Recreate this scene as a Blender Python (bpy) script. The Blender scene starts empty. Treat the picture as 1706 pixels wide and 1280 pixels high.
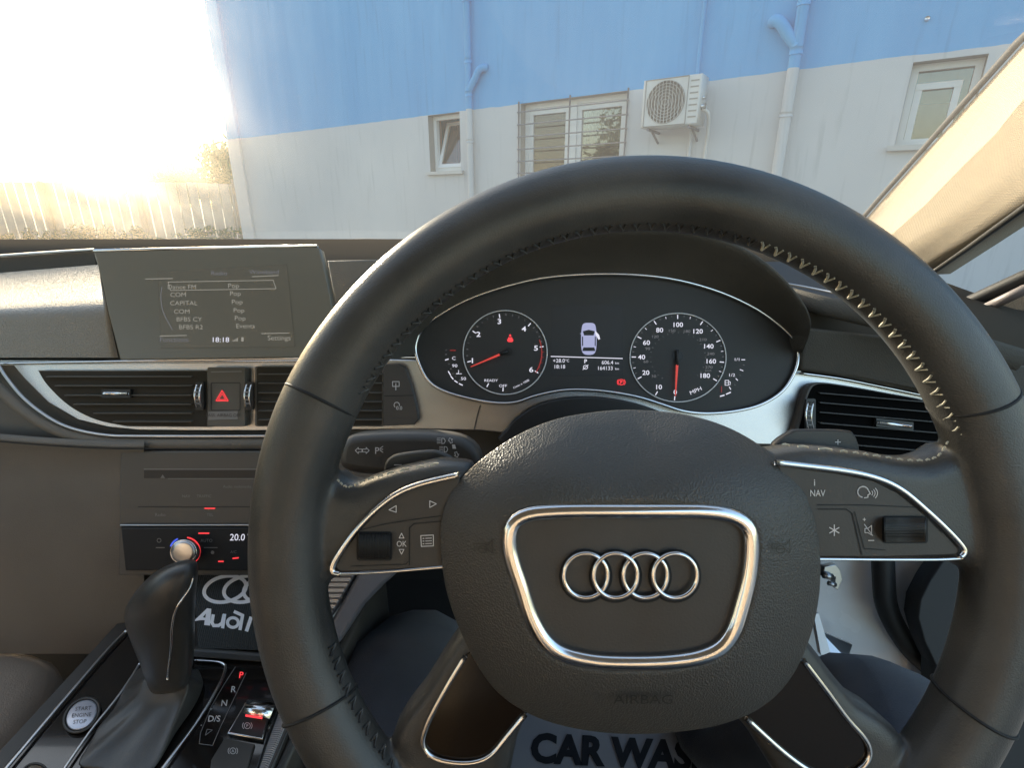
import bpy, bmesh, math, random
from mathutils import Vector, Matrix
random.seed(7)
SC = bpy.context.scene
COL = SC.collection
# ------------------------------------------------------------------ frame of reference
FPX = 850.0; CX, CY = 853.0, 640.0
TH = math.atan(300/850.0); CT, ST = math.cos(TH), math.sin(TH)
CAMZ = 1.2
def W(x, u, f):                       # right / up / forward of the driver's eye -> world
    return Vector((x, f*CT+u*ST, CAMZ+u*CT-f*ST))
def P(px, py, d): return W((px-CX)/FPX*d, (CY-py)/FPX*d, d)
def ray(px, py):
    x, u, f = (px-CX)/FPX, (CY-py)/FPX, 1.0
    return Vector((x, f*CT+u*ST, u*CT-f*ST))
def PZ(px, py, z):
    r = ray(px, py); return r*((z-CAMZ)/r.z)+Vector((0, 0, CAMZ))
WA = math.radians(56.0)
WD = Vector((-math.sin(WA), math.cos(WA), 0)); WN = Vector((-math.cos(WA), -math.sin(WA), 0))
WP = Vector((.7, 6.8, 0))
def PW(px, py, off=0.0):              # onto the house wall, off metres in front of it
    r = ray(px, py); t = (WN.dot(WP)+off)/WN.dot(r); return r*t+Vector((0, 0, CAMZ))
FWD = Vector((0, CT, -ST)); UP = Vector((0, ST, CT)); RT = Vector((1, 0, 0))

# ------------------------------------------------------------------ materials
MATS = {}
def mat(name, col, rough=.5, metal=0., bump=0., scale=300., kind='noise', coat=0., emit=None, estr=0., var=0., spec=.5, sheen=0., vscale=4., brush=None):
    m = bpy.data.materials.new(name); m.use_nodes = True; nt = m.node_tree; N = nt.nodes; L = nt.links
    b = N['Principled BSDF']
    b.inputs['Base Color'].default_value = (*col, 1); b.inputs['Roughness'].default_value = rough
    b.inputs['Metallic'].default_value = metal; b.inputs['Coat Weight'].default_value = coat
    b.inputs['Coat Roughness'].default_value = .04
    b.inputs['Specular IOR Level'].default_value = spec; b.inputs['Sheen Weight'].default_value = sheen
    if emit: b.inputs['Emission Color'].default_value = (*emit, 1); b.inputs['Emission Strength'].default_value = estr
    tc = N.new('ShaderNodeTexCoord')
    if bump:
        if kind == 'noise':
            t = N.new('ShaderNodeTexNoise'); t.inputs['Scale'].default_value = scale; t.inputs['Detail'].default_value = 3; out = t.outputs['Fac']
        elif kind == 'weave':
            t = N.new('ShaderNodeTexVoronoi'); t.inputs['Scale'].default_value = scale; t.inputs['Randomness'].default_value = .12; out = t.outputs['Distance']
        elif kind == 'grain':
            t = N.new('ShaderNodeTexVoronoi'); t.feature = 'SMOOTH_F1'; t.inputs['Scale'].default_value = scale; t.inputs['Smoothness'].default_value = .6; out = t.outputs['Distance']
        else:
            t = N.new('ShaderNodeTexWave'); t.inputs['Scale'].default_value = scale; t.bands_direction = kind; out = t.outputs['Fac']
        L.new(tc.outputs['Object'], t.inputs['Vector'])
        bp = N.new('ShaderNodeBump'); bp.inputs['Strength'].default_value = bump; bp.inputs['Distance'].default_value = .0006 if scale > 20 else .02
        if brush is not None: bp.inputs['Distance'].default_value = brush
        L.new(out, bp.inputs['Height']); L.new(bp.outputs['Normal'], b.inputs['Normal'])
    if var:
        t = N.new('ShaderNodeTexNoise'); t.inputs['Scale'].default_value = vscale; t.inputs['Detail'].default_value = 6
        L.new(tc.outputs['Object'], t.inputs['Vector'])
        r = N.new('ShaderNodeValToRGB'); e = r.color_ramp.elements
        e[0].position = .3; e[1].position = .72
        e[0].color = (*[c*(1-var) for c in col], 1); e[1].color = (*[min(1, c*(1+var)) for c in col], 1)
        L.new(t.outputs['Fac'], r.inputs['Fac']); L.new(r.outputs['Color'], b.inputs['Base Color'])
        mr = N.new('ShaderNodeMapRange'); mr.inputs['To Min'].default_value = max(0, rough-.08); mr.inputs['To Max'].default_value = min(1, rough+.1)
        L.new(t.outputs['Fac'], mr.inputs['Value']); L.new(mr.outputs['Result'], b.inputs['Roughness'])
    MATS[name] = m; return m
EX = 2.3                                # exposure (stops)
def lit(name, col, s=1.0): return mat(name, (.02, .02, .02), .5, emit=col, estr=s/2**EX)
leather = mat('steering leather', (.058, .056, .052), .31, bump=.35, scale=1300, var=.3, vscale=22)
grainy = mat('airbag grain', (.066, .062, .055), .40, bump=.9, scale=1150, kind='grain', brush=.00035)
smoothblk = mat('satin black', (.056, .050, .043), .45, bump=.15, scale=900, var=.15, vscale=30)
matteblk = mat('matt black', (.012, .012, .012), .7)
softdash = mat('soft dash', (.075, .068, .056), .72, spec=.25, bump=.6, scale=900, kind='grain', var=.15, vscale=12)
warmdash = mat('glare-veiled warm plastic', (.165, .145, .118), .7, bump=.5, scale=900, kind='grain', var=.18, vscale=6)  # base colour raised to carry the lens-flare veil over the left dash
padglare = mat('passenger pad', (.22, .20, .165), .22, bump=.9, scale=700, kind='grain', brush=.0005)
pianoblk = mat('gloss black', (.012, .010, .009), .09, coat=.6, bump=.02, scale=60, var=.2, vscale=15)
brownglos = mat('gloss brown black', (.014, .008, .004), .13, spec=.35)
panelgrey = mat('switch grey', (.058, .050, .042), .5, bump=.15, scale=900)
chrome = mat('satin chrome', (.80, .79, .78), .17, 1.)
chrome2 = mat('dull chrome', (.62, .61, .60), .3, 1.)
alu = mat('brushed aluminium', (.60, .58, .56), .27, 1., bump=.25, scale=900, kind='Z', brush=.0001)
ribalu = mat('ribbed aluminium', (.42, .44, .48), .38, 1., bump=1., scale=190, kind='Y', brush=.0006)
beige = mat('beige pillar cloth', (.245, .208, .155), .95, bump=.7, scale=620, kind='weave', brush=.0014, sheen=.1)
headl = mat('headliner cloth', (.42, .37, .29), .95, bump=.3, scale=500)
seatm = mat('beige seat leather', (.30, .24, .185), .5, bump=.4, scale=700, kind='grain', var=.15, vscale=8)
carpet = mat('black carpet', (.018, .017, .017), .95, bump=1., scale=900, brush=.002)
rubber = mat('black rubber', (.012, .012, .012), .6)
whitepaint = mat('white car paint', (.90, .90, .90), .25, coat=.5, var=.06, vscale=8)
steel = mat('hinge steel', (.4, .4, .4), .35, 1.)
legend = mat('legend white', (.72, .70, .68), .5)
legdim = mat('legend dim', (.22, .21, .20), .5)
emboss = mat('embossed mark', (.014, .014, .013), .35)
lamp_w = lit('lit white', (.80, .80, .92), 1.0)
lamp_g = lit('lit grey', (.30, .30, .32), .55)
lamp_dim = lit('lit dim screen text', (.42, .40, .34), .7)
lamp_r = lit('lit red', (1., .05, .06), 1.2)
lamp_needle = lit('needle red', (.85, .07, .05), .75)
lamp_dr = lit('dim red', (.7, .06, .05), .42)
lamp_b = lit('lit blue', (.08, .15, 1.), .9)
scr = lit('screen dark', (.008, .008, .008), .5)
scr3 = mat('glare-veiled lcd', (.10, .092, .07), .35, emit=(.08, .072, .055), estr=.4/2**EX)  # glare veil put into the base colour and a slight glow
scr2 = mat('glare-veiled screen glass', (.17, .155, .12), .3)  # paler than black glass: lens-flare haze mixed into the colour
icon = lit('car icon', (.38, .40, .62), 1.0)
clusterm = mat('cluster face', (.034, .032, .029), .6)
denim = mat('navy trousers', (.022, .026, .038), .9, bump=1., scale=1300, sheen=.25, var=.25, vscale=18, brush=.001)
skin = mat('skin', (.5, .32, .24), .5)
paper = mat('paper', (.30, .29, .30), .85, bump=.4, scale=30, var=.1, vscale=6)
ink = mat('print black', (.01, .01, .014), .7)
matrub = mat('mat rubber', (.020, .022, .022), .6, bump=1., scale=150, kind='X', brush=.0006)
matwhite = mat('mat print', (.92, .92, .95), .6)
blackplas = mat('vent black', (.014, .013, .012), .45)
veilcav = mat('glare-veiled vent cavity', (.055, .049, .040), 1., spec=.0)  # vent cavity paled, flare veil included in its colour
cavity = mat('cavity black', (.006, .006, .006), 1., spec=.0)
ventgrey = mat('vent grey', (.035, .033, .031), .5)
hazgrey = mat('glare-veiled switch grey', (.12, .108, .088), .6)  # switch grey with the veil of glare added to its colour
stackgrey = mat('glare-veiled stack grey', (.10, .088, .072), .55)  # stack plastic lightened to imitate the flare haze lying over it
dashtop = mat('dash top', (.070, .060, .048), 1., spec=0.)
ventwarm = mat('glare-veiled vent slat', (.10, .09, .074), .5)  # slat colour lifted to include the glare veil
startm = mat('start button', (.62, .62, .68), .3, .4)

# outdoors
def wallmat():
    m = bpy.data.materials.new('painted render'); m.use_nodes = True; nt = m.node_tree; N = nt.nodes; L = nt.links
    b = N['Principled BSDF']; b.inputs['Roughness'].default_value = .85
    g = N.new('ShaderNodeNewGeometry'); s = N.new('ShaderNodeSeparateXYZ'); L.new(g.outputs['Position'], s.inputs[0])
    n = N.new('ShaderNodeTexNoise'); n.inputs['Scale'].default_value = 3.0; n.inputs['Detail'].default_value = 8; L.new(g.outputs['Position'], n.inputs['Vector'])
    a = N.new('ShaderNodeMath'); a.operation = 'MULTIPLY_ADD'; a.inputs[1].default_value = .035; L.new(n.outputs['Fac'], a.inputs[0]); L.new(s.outputs['Z'], a.inputs[2])
    c = N.new('ShaderNodeMath'); c.operation = 'GREATER_THAN'; c.inputs[1].default_value = CAMZ+1.185+.017; L.new(a.outputs[0], c.inputs[0])
    # vertical streaks and blotches
    mp = N.new('ShaderNodeMapping'); mp.inputs['Scale'].default_value = (3.2, 3.2, .5); L.new(g.outputs['Position'], mp.inputs['Vector'])
    n2 = N.new('ShaderNodeTexNoise'); n2.inputs['Scale'].default_value = 1.; n2.inputs['Detail'].default_value = 7; L.new(mp.outputs[0], n2.inputs['Vector'])
    n3 = N.new('ShaderNodeTexNoise'); n3.inputs['Scale'].default_value = .7; n3.inputs['Detail'].default_value = 5; L.new(g.outputs['Position'], n3.inputs['Vector'])
    def ramp(c0, c1, src):
        r = N.new('ShaderNodeValToRGB'); r.color_ramp.elements[0].position = .35; r.color_ramp.elements[1].position = .68
        r.color_ramp.elements[0].color = (*c0, 1); r.color_ramp.elements[1].color = (*c1, 1); L.new(src, r.inputs['Fac']); return r
    rb = ramp((.085, .33, .62), (.11, .37, .66), n2.outputs['Fac']); rg = ramp((.50, .50, .505), (.57, .565, .56), n3.outputs['Fac'])
    mp2 = N.new('ShaderNodeMapping'); mp2.inputs['Scale'].default_value = (9, 9, .6); L.new(g.outputs['Position'], mp2.inputs['Vector'])
    n5 = N.new('ShaderNodeTexNoise'); n5.inputs['Scale'].default_value = 1.6; n5.inputs['Detail'].default_value = 9; n5.inputs['Roughness'].default_value = .65; L.new(mp2.outputs[0], n5.inputs['Vector'])
    st = N.new('ShaderNodeMapRange'); st.inputs['From Min'].default_value = .56; st.inputs['From Max'].default_value = .72; st.inputs['To Min'].default_value = 1.; st.inputs['To Max'].default_value = .82; L.new(n5.outputs['Fac'], st.inputs['Value'])
    mx = N.new('ShaderNodeMix'); mx.data_type = 'RGBA'; L.new(c.outputs[0], mx.inputs['Factor']); L.new(rg.outputs[0], mx.inputs['A']); L.new(rb.outputs[0], mx.inputs['B'])
    ms = N.new('ShaderNodeVectorMath'); ms.operation = 'SCALE'; L.new(mx.outputs['Result'], ms.inputs[0]); L.new(st.outputs['Result'], ms.inputs['Scale'])
    L.new(ms.outputs[0], b.inputs['Base Color'])
    n4 = N.new('ShaderNodeTexNoise'); n4.inputs['Scale'].default_value = 160; n4.inputs['Detail'].default_value = 4; L.new(g.outputs['Position'], n4.inputs['Vector'])
    bp = N.new('ShaderNodeBump'); bp.inputs['Strength'].default_value = .35; bp.inputs['Distance'].default_value = .003; L.new(n4.outputs['Fac'], bp.inputs['Height'])
    L.new(bp.outputs['Normal'], b.inputs['Normal'])
    return m
render_m = wallmat()
pvc = mat('white window plastic', (.70, .69, .67), .35, var=.04)
sillm = mat('stone sill', (.52, .50, .47), .8, bump=.4, scale=60)
revealm = mat('window reveal', (.30, .28, .25), .9, bump=.3, scale=60)
curtain = mat('net curtain', (.42, .40, .34), .9, bump=.6, scale=9, kind='X')
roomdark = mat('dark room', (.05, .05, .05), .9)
barm = mat('grey iron bars', (.20, .195, .21), .5, .2)
acm = mat('air conditioner casing', (.60, .58, .55), .5, var=.1, vscale=5)
acdark = mat('coil behind grille', (.11, .095, .075), .6, .3, bump=1., scale=70, brush=.01, var=.3, vscale=14)
boardm = mat('weathered boards', (.40, .37, .32), .85, bump=.5, scale=40, var=.25, vscale=3)
postm = mat('fence post', (.25, .22, .18), .9)
bark = mat('bark', (.12, .09, .06), .95, bump=.8, scale=30)
leafm = mat('olive leaves', (.075, .10, .035), .6, var=.4, vscale=1.5)
leafm2 = mat('hedge leaves', (.06, .10, .03), .6, var=.4, vscale=2)
groundm = mat('yard concrete', (.24, .23, .21), .95, bump=.5, scale=15, var=.2, vscale=.6)
farwall = mat('far house render', (.45, .42, .38), .9)
farroof = mat('far house roof', (.32, .16, .10), .9)
def glassmat(name, rough=0., ior=1.45, tint=(.93, .96, .95)):
    m = bpy.data.materials.new(name); m.use_nodes = True; N = m.node_tree.nodes; L = m.node_tree.links
    N.remove(N['Principled BSDF']); o = N['Material Output']
    t = N.new('ShaderNodeBsdfTransparent'); t.inputs[0].default_value = (*tint, 1)
    g = N.new('ShaderNodeBsdfGlossy'); g.inputs['Roughness'].default_value = rough
    f = N.new('ShaderNodeFresnel'); f.inputs['IOR'].default_value = ior
    mx = N.new('ShaderNodeMixShader'); L.new(f.outputs[0], mx.inputs[0]); L.new(t.outputs[0], mx.inputs[1]); L.new(g.outputs[0], mx.inputs[2])
    return m, N, L, o, mx
paneglass, N_, L_, o_, mx_ = glassmat('window pane glass', .005, 2.1); L_.new(mx_.outputs[0], o_.inputs['Surface'])
# dusty windscreen: clear glass + a dust film, its forward scatter set to give the glare veil
screen_m, N_, L_, o_, mx_ = glassmat('dusty windscreen glass', .004, 1.5)
DUST_F, DUST_T = .034, .035
rf = N_.new('ShaderNodeBsdfRefraction'); rf.inputs['IOR'].default_value = 1.06; rf.inputs['Roughness'].default_value = .80; rf.distribution = 'GGX'
rf.inputs['Color'].default_value = (1., .97, .90, 1)
tr = N_.new('ShaderNodeBsdfTranslucent'); tr.inputs[0].default_value = (1., .97, .92, 1)
nz = N_.new('ShaderNodeTexNoise'); nz.inputs['Scale'].default_value = 9; nz.inputs['Detail'].default_value = 8
tcn = N_.new('ShaderNodeTexCoord'); mpn = N_.new('ShaderNodeMapping'); mpn.inputs['Scale'].default_value = (1, .35, 1); mpn.inputs['Rotation'].default_value = (0, 0, .5)
L_.new(tcn.outputs['Object'], mpn.inputs[0]); L_.new(mpn.outputs[0], nz.inputs['Vector'])
mm = N_.new('ShaderNodeMapRange'); mm.inputs['From Min'].default_value = .3; mm.inputs['From Max'].default_value = .7; mm.inputs['To Min'].default_value = DUST_F*.45; mm.inputs['To Max'].default_value = DUST_F*1.7
L_.new(nz.outputs['Fac'], mm.inputs['Value'])
m1 = N_.new('ShaderNodeMixShader'); L_.new(mm.outputs[0], m1.inputs[0]); L_.new(mx_.outputs[0], m1.inputs[1]); L_.new(rf.outputs[0], m1.inputs[2])
m2 = N_.new('ShaderNodeMixShader'); m2.inputs[0].default_value = DUST_T; L_.new(m1.outputs[0], m2.inputs[1]); L_.new(tr.outputs[0], m2.inputs[2])
L_.new(m2.outputs[0], o_.inputs['Surface'])

# ------------------------------------------------------------------ objects and groups
def tag(o, label=None, cat=None, group=None, kind=None):
    if label: o['label'] = label
    if cat: o['category'] = cat
    if group: o['group'] = group
    if kind: o['kind'] = kind
    return o
def empty(name, loc, label, cat, group=None):
    o = bpy.data.objects.new(name, None); COL.objects.link(o); o.location = loc; o.empty_display_size = .1
    return tag(o, label, cat, group)
def put(o, parent):
    COL.objects.link(o)
    if parent is not None:
        o.parent = parent
        if parent.type == 'EMPTY': o.matrix_parent_inverse = Matrix.Translation(-parent.location)
    return o
_glyph = {}
def glyph(s, bold=0.):
    k = (s, bold)
    if k not in _glyph:
        c = bpy.data.curves.new('t', 'FONT'); c.body = s; c.size = 1; c.offset = bold; c.align_x = 'CENTER'; c.resolution_u = 3
        o = bpy.data.objects.new('t', c); COL.objects.link(o)
        me = bpy.data.meshes.new_from_object(o.evaluated_get(bpy.context.evaluated_depsgraph_get()))
        vs = [(v.co.x, v.co.y) for v in me.vertices]; fs = [tuple(p.vertices) for p in me.polygons]
        bpy.data.objects.remove(o); bpy.data.curves.remove(c); bpy.data.meshes.remove(me)
        _glyph[k] = (vs, fs)
    return _glyph[k]

class MB:
    """collects faces with materials and builds ONE mesh object"""
    def __init__(s): s.v = []; s.f = []; s.m = []; s.sm = []; s.mats = []
    def mi(s, m):
        if m not in s.mats: s.mats.append(m)
        return s.mats.index(m)
    def add(s, vs, fs, m, smooth=False):
        o = len(s.v); s.v += [Vector(v) for v in vs]; k = s.mi(m)
        for f in fs: s.f.append(tuple(i+o for i in f)); s.m.append(k); s.sm.append(smooth)
        return s
    def prism(s, pts, m, th, axis=FWD, bevel=0., smooth=False):
        """solid: front outline pts (3-D), pushed back by th along axis; bevel rounds the front rim"""
        n = len(pts); a = Vector(axis).normalized(); pts = [Vector(p) for p in pts]
        if bevel:
            c = sum(pts, Vector())/n
            ins = inset(pts, bevel, a)
            rings = [ins, [ins[i].lerp(pts[i], .7)+a*bevel*.29 for i in range(n)], [p+a*bevel for p in pts], [p+a*th for p in pts]]
        else: rings = [pts, [p+a*th for p in pts]]
        vs = [p for r in rings for p in r]; fs = [tuple(range(n)), tuple(reversed(range(n*(len(rings)-1), n*len(rings))))]
        s.add(vs, fs, m, False)
        o = len(s.v)-len(vs); k = s.mi(m)
        for r in range(len(rings)-1):
            for i in range(n):
                j = (i+1) % n; s.f.append((o+r*n+i, o+r*n+j, o+(r+1)*n+j, o+(r+1)*n+i)); s.m.append(k); s.sm.append(bool(bevel) or smooth)
        return s
    def box(s, c, sx, sy, sz, m, rot=None):
        vs = [Vector((x*sx/2, y*sy/2, z*sz/2)) for x in (-1, 1) for y in (-1, 1) for z in (-1, 1)]
        if rot: vs = [rot @ v for v in vs]
        return s.add([v+Vector(c) for v in vs], [(0, 1, 3, 2), (4, 6, 7, 5), (0, 4, 5, 1), (2, 3, 7, 6), (0, 2, 6, 4), (1, 5, 7, 3)], m)
    def tube(s, pts, r, m, closed=False, seg=8, flat=1., nrm=None, taper=None):
        """round (or flattened, flat<1 along nrm) tube along a 3-D polyline"""
        pts = [Vector(p) for p in pts]; n = len(pts); vs = []; fs = []
        nrm = Vector(nrm) if nrm is not None else FWD
        for i, p in enumerate(pts):
            a = pts[(i-1) % n] if (closed or i > 0) else p; b = pts[(i+1) % n] if (closed or i < n-1) else p
            t = (b-a).normalized(); u = t.cross(nrm)
            if u.length < 1e-4: u = t.cross(Vector((0, 0, 1)))
            u.normalize(); w = t.cross(u).normalized()
            rr = r if not taper else r*taper(i/(n-1))
            for k in range(seg):
                q = 2*math.pi*k/seg; vs.append(p+u*math.cos(q)*rr+w*math.sin(q)*rr*flat)
        for i in range(n if closed else n-1):
            for k in range(seg):
                fs.append((i*seg+k, i*seg+(k+1) % seg, ((i+1) % n)*seg+(k+1) % seg, ((i+1) % n)*seg+k))
        if not closed: fs += [tuple(range(seg)), tuple(reversed(range((n-1)*seg, n*seg)))]
        return s.add(vs, fs, m, True)
    def loft(s, rings, m, smooth=True, caps=True):
        n = len(rings[0]); vs = [p for r in rings for p in r]; fs = []
        for i in range(len(rings)-1):
            for k in range(n): fs.append((i*n+k, i*n+(k+1) % n, (i+1)*n+(k+1) % n, (i+1)*n+k))
        if caps: fs += [tuple(range(n)), tuple(reversed(range((len(rings)-1)*n, len(rings)*n)))]
        return s.add(vs, fs, m, smooth)
    def grid(s, rows, m, smooth=True):
        n = len(rows[0]); vs = [p for r in rows for p in r]
        return s.add(vs, [(i*n+k, i*n+k+1, (i+1)*n+k+1, (i+1)*n+k) for i in range(len(rows)-1) for k in range(n-1)], m, smooth)
    def text(s, st, px, py, h, fn, m, rot=0., shear=0., bold=0., sx=1., vy=(0, 1)):
        vs, fs = glyph(st, bold); k = h/.70; c, q = math.cos(math.radians(rot)), math.sin(math.radians(rot)); out = []
        for x, y in vs:
            x, y = (x+shear*y)*k*sx, (y-.35)*k
            X, Y = x*c+y*q, x*q-y*c
            out.append(fn(px+X, py+Y))
        return s.add(out, fs, m)
    def line(s, pl, w, fn, m, closed=False):
        """flat drawn line (pixel-wide w) along a polyline laid on a surface fn"""
        n = len(pl); seq = list(range(n)) + ([0] if closed else [])
        for a, b in zip(seq[:-1], seq[1:]):
            (x0, y0), (x1, y1) = pl[a], pl[b]; L = math.hypot(x1-x0, y1-y0) or 1; nx, ny = -(y1-y0)/L*w/2, (x1-x0)/L*w/2
            ex, ey = (x1-x0)/L*w*.3, (y1-y0)/L*w*.3
            s.add([fn(x0+nx-ex, y0+ny-ey), fn(x1+nx+ex, y1+ny+ey), fn(x1-nx+ex, y1-ny+ey), fn(x0-nx-ex, y0-ny-ey)], [(0, 1, 2, 3)], m)
        return s
    def flat(s, pl, fn, m): return s.add([fn(x, y) for x, y in pl], [tuple(range(len(pl)))], m)
    def build(s, name, parent=None, mods=(), **kw):
        me = bpy.data.meshes.new(name); me.from_pydata([tuple(v) for v in s.v], [], s.f); me.validate(verbose=False)
        for m in s.mats: me.materials.append(m)
        if len(me.polygons) == len(s.f):
            me.polygons.foreach_set('material_index', s.m); me.polygons.foreach_set('use_smooth', s.sm)
        me.update(); o = bpy.data.objects.new(name, me); put(o, parent); tag(o, **kw)
        if 'fix' in mods:
            bm = bmesh.new(); bm.from_mesh(me); bmesh.ops.recalc_face_normals(bm, faces=bm.faces); bm.to_mesh(me); bm.free()
        return o
def inset(pts, d, axis):
    n = len(pts); out = []
    e1 = (pts[1]-pts[0]).normalized(); e2 = axis.cross(e1).normalized(); o = pts[0]
    q = [((p-o).dot(e1), (p-o).dot(e2)) for p in pts]
    area = sum(q[i][0]*q[(i+1) % n][1]-q[(i+1) % n][0]*q[i][1] for i in range(n)); sg = 1 if area > 0 else -1
    for i in range(n):
        (ax, ay), (bx, by), (cx, cy) = q[i-1], q[i], q[(i+1) % n]
        u = Vector((bx-ax, by-ay)).normalized(); v = Vector((cx-bx, cy-by)).normalized()
        n1 = Vector((-u.y, u.x)); n2 = Vector((-v.y, v.x)); m = (n1+n2)
        m = m/max(.6, m.length_squared/2) if m.length > .2 else n1
        out.append(pts[i]+(e1*m.x+e2*m.y)*d*sg)
    return out
def spl(pts, k=6, closed=False):
    """Catmull-Rom through 2-D/3-D points"""
    n = len(pts); out = []; V = [Vector(p) for p in pts]
    rng = range(n) if closed else range(n-1)
    for i in rng:
        p0 = V[(i-1) % n] if (closed or i > 0) else V[i]; p1 = V[i]; p2 = V[(i+1) % n]; p3 = V[(i+2) % n] if (closed or i < n-2) else p2
        for j in range(k):
            t = j/k; out.append(.5*((2*p1)+(p2-p0)*t+(2*p0-5*p1+4*p2-p3)*t*t+(3*p1-p0-3*p2+p3)*t**3))
    if not closed: out.append(V[-1])
    return [tuple(o) for o in out]
def rrect(x0, y0, x1, y1, r, k=4):
    out = []
    for cx, cy, a in ((x1-r, y0+r, -90), (x1-r, y1-r, 0), (x0+r, y1-r, 90), (x0+r, y0+r, 180)):
        for i in range(k+1):
            t = math.radians(a+90*i/k); out.append((cx+r*math.cos(t), cy+r*math.sin(t)))
    return out
def ell(cx, cy, rx, ry=None, n=40, a0=0, a1=360):
    ry = rx if ry is None else ry; full = abs(a1-a0) >= 360; m = n if full else n+1
    return [(cx+rx*math.cos(math.radians(a0+(a1-a0)*i/n)), cy+ry*math.sin(math.radians(a0+(a1-a0)*i/n))) for i in range(m)]
def at(d): return lambda x, y: P(x, y, d)
def pts(pl, d): return [P(x, y, d) for x, y in pl]

# ================================================================== THE CAR
GZ = 0.0
car = empty('parked_car', (-.3, -.3, 0), 'parked car seen from its own driver seat, right-hand drive with black dashboard and beige trim', 'car')

# ---------------------------------------------------------------- steering wheel
DW = .2445; K = DW/FPX
WCX, WCY, WR = 1078, 922, 599
def wheel_xyz(a, rr, dz):   # angle (deg, 0 = right, 90 = up), radius in px at wheel plane, dz metres forward
    return P(WCX+rr*math.cos(math.radians(a)), WCY-rr*math.sin(math.radians(a)), DW)+FWD*dz
mb = MB(); rings = []
for i in range(180):
    a = i*2; ring = []
    for k in range(20):
        q = 2*math.pi*k/20
        bulge = 1+.06*math.exp(-((a-158+0)/14)**2)+.06*math.exp(-((a-22)/14)**2)
        ring.append(wheel_xyz(a, WR+61*bulge*math.cos(q), .0160*math.sin(q)))
    rings.append(ring)
rings.append(rings[0]); mb.loft(rings, leather, caps=False)
left_sp = [(520, 905), (500, 850), (520, 800), (557, 792), (572, 806), (592, 808), (615, 798), (663, 783), (728, 770), (785, 775), (800, 950), (740, 955), (560, 965), (532, 985)]
right_sp = [(1240, 770), (1300, 752), (1345, 746), (1400, 748), (1460, 756), (1512, 766), (1548, 768), (1578, 758), (1600, 742), (1650, 775), (1660, 850), (1640, 960), (1600, 945), (1370, 940), (1290, 940)]
left_lo = [(800, 1020), (760, 1070), (735, 1108), (700, 1165), (672, 1200), (648, 1240), (655, 1330), (760, 1450), (845, 1340), (862, 1250), (885, 1190), (960, 1120)]
right_lo = [(1310, 1020), (1372, 1095), (1405, 1140), (1440, 1180), (1478, 1202), (1515, 1235), (1530, 1300), (1400, 1460), (1300, 1300), (1262, 1240), (1215, 1185), (1150, 1120)]
for pl in (left_sp, right_sp, left_lo, right_lo):
    mb.prism(pts(pl, DW-.0035), leather, .021, bevel=.008)
wheel = mb.build('steering_wheel', car, mods=('fix',), label='black leather four-spoke steering wheel, scuffed, filling the foreground')
r = wheel.modifiers.new('r', 'REMESH'); r.mode = 'VOXEL'; r.voxel_size = .0015; r.use_smooth_shade = True
sm = wheel.modifiers.new('s', 'SMOOTH'); sm.iterations = 14; sm.factor = .6

# leather seams and stitches
for a in (155, 205, 25.5, 335):
    mb = MB()
    seam = [wheel_xyz(a+1.2*math.sin(q*1.0), WR+61.3*math.cos(q), .0160*math.sin(q)) for q in [2*math.pi*k/36 for k in range(36)]]
    mb.tube(seam, .00075, matteblk, closed=True, seg=6); mb.build('leather_seam', wheel)
thread = mat('stitch thread', (.42, .40, .32), .6)
mb = MB()
darkthread = mat('black stitch thread', (.03, .028, .025), .6)
def stitch_run(mb, a0, a1, step=2.5, qd=195):
    a = a0
    while a < a1:
        q1, q2 = math.radians(qd-9), math.radians(qd+9)
        f = lambda aa, q: wheel_xyz(aa, WR+61.5*math.cos(q), .0165*math.sin(q))
        thr = thread if 18 < a < 70 else leather  # one thread: coloured pale on the lit arc, leather-dark on the shaded rest
        p1 = f(a, q1); p2 = f(a+step*.45, q2); p3 = f(a-step*.12, q2)
        mb.tube([p1, (p1+p2)/2-FWD*.0010, p2], .00068, thr, seg=5)
        mb.tube([p1, (p1+p3)/2-FWD*.0008, p3], .0005, thr, seg=5)
        a += step
for a0, a1 in ((22, 150), (196, 226)):
    mb = MB(); stitch_run(mb, a0, a1); mb.build('stitching', wheel, label='raised cross stitches along the inner edge of the rim')
def dash_run(pl, n, dep):
    q = spl([(x, y) for x, y in pl], 20)
    for i in range(n):
        x, y = q[int((len(q)-1)*(i+.2)/n)]; x2, y2 = q[int((len(q)-1)*min(1, (i+.75)/n))]
        mb.tube([P(x, y, dep), P((x+x2)/2, (y+y2)/2-1.5, dep-.0006), P(x2, y2, dep)], .0005, thread, seg=5)
mb = MB(); dash_run([(562, 800), (580, 812), (612, 800), (663, 786), (735, 772)], 12, DW-.003); mb.build('stitching', wheel); mb = MB()
dash_run([(1300, 741), (1400, 752), (1460, 760), (1520, 768), (1560, 762), (1580, 735)], 16, DW-.003)
mb.build('stitching', wheel)

# airbag cover
hub_out = [(1050, 683), (1130, 689), (1200, 707), (1260, 738), (1308, 778), (1342, 825), (1360, 880), (1367, 940), (1363, 1005), (1347, 1070), (1318, 1130), (1275, 1175), (1215, 1204), (1140, 1219), (1050, 1224), (960, 1215), (885, 1192), (830, 1155), (793, 1105), (766, 1050), (745, 990), (735, 930), (734, 878), (744, 835), (768, 798), (805, 763), (862, 725), (925, 699), (990, 687)]
ho = spl(hub_out, 4, True); HC = (1050, 955)
badge = [(842, 905), (848, 872), (872, 855), (915, 849), (980, 846), (1050, 845), (1120, 846), (1185, 849), (1228, 858), (1253, 878), (1259, 910), (1255, 960), (1243, 1010), (1228, 1055), (1204, 1085), (1165, 1102), (1110, 1110), (1050, 1112), (990, 1109), (935, 1096), (902, 1072), (878, 1030), (862, 980), (849, 940)]
bo = spl(badge, 4, True)
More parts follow.
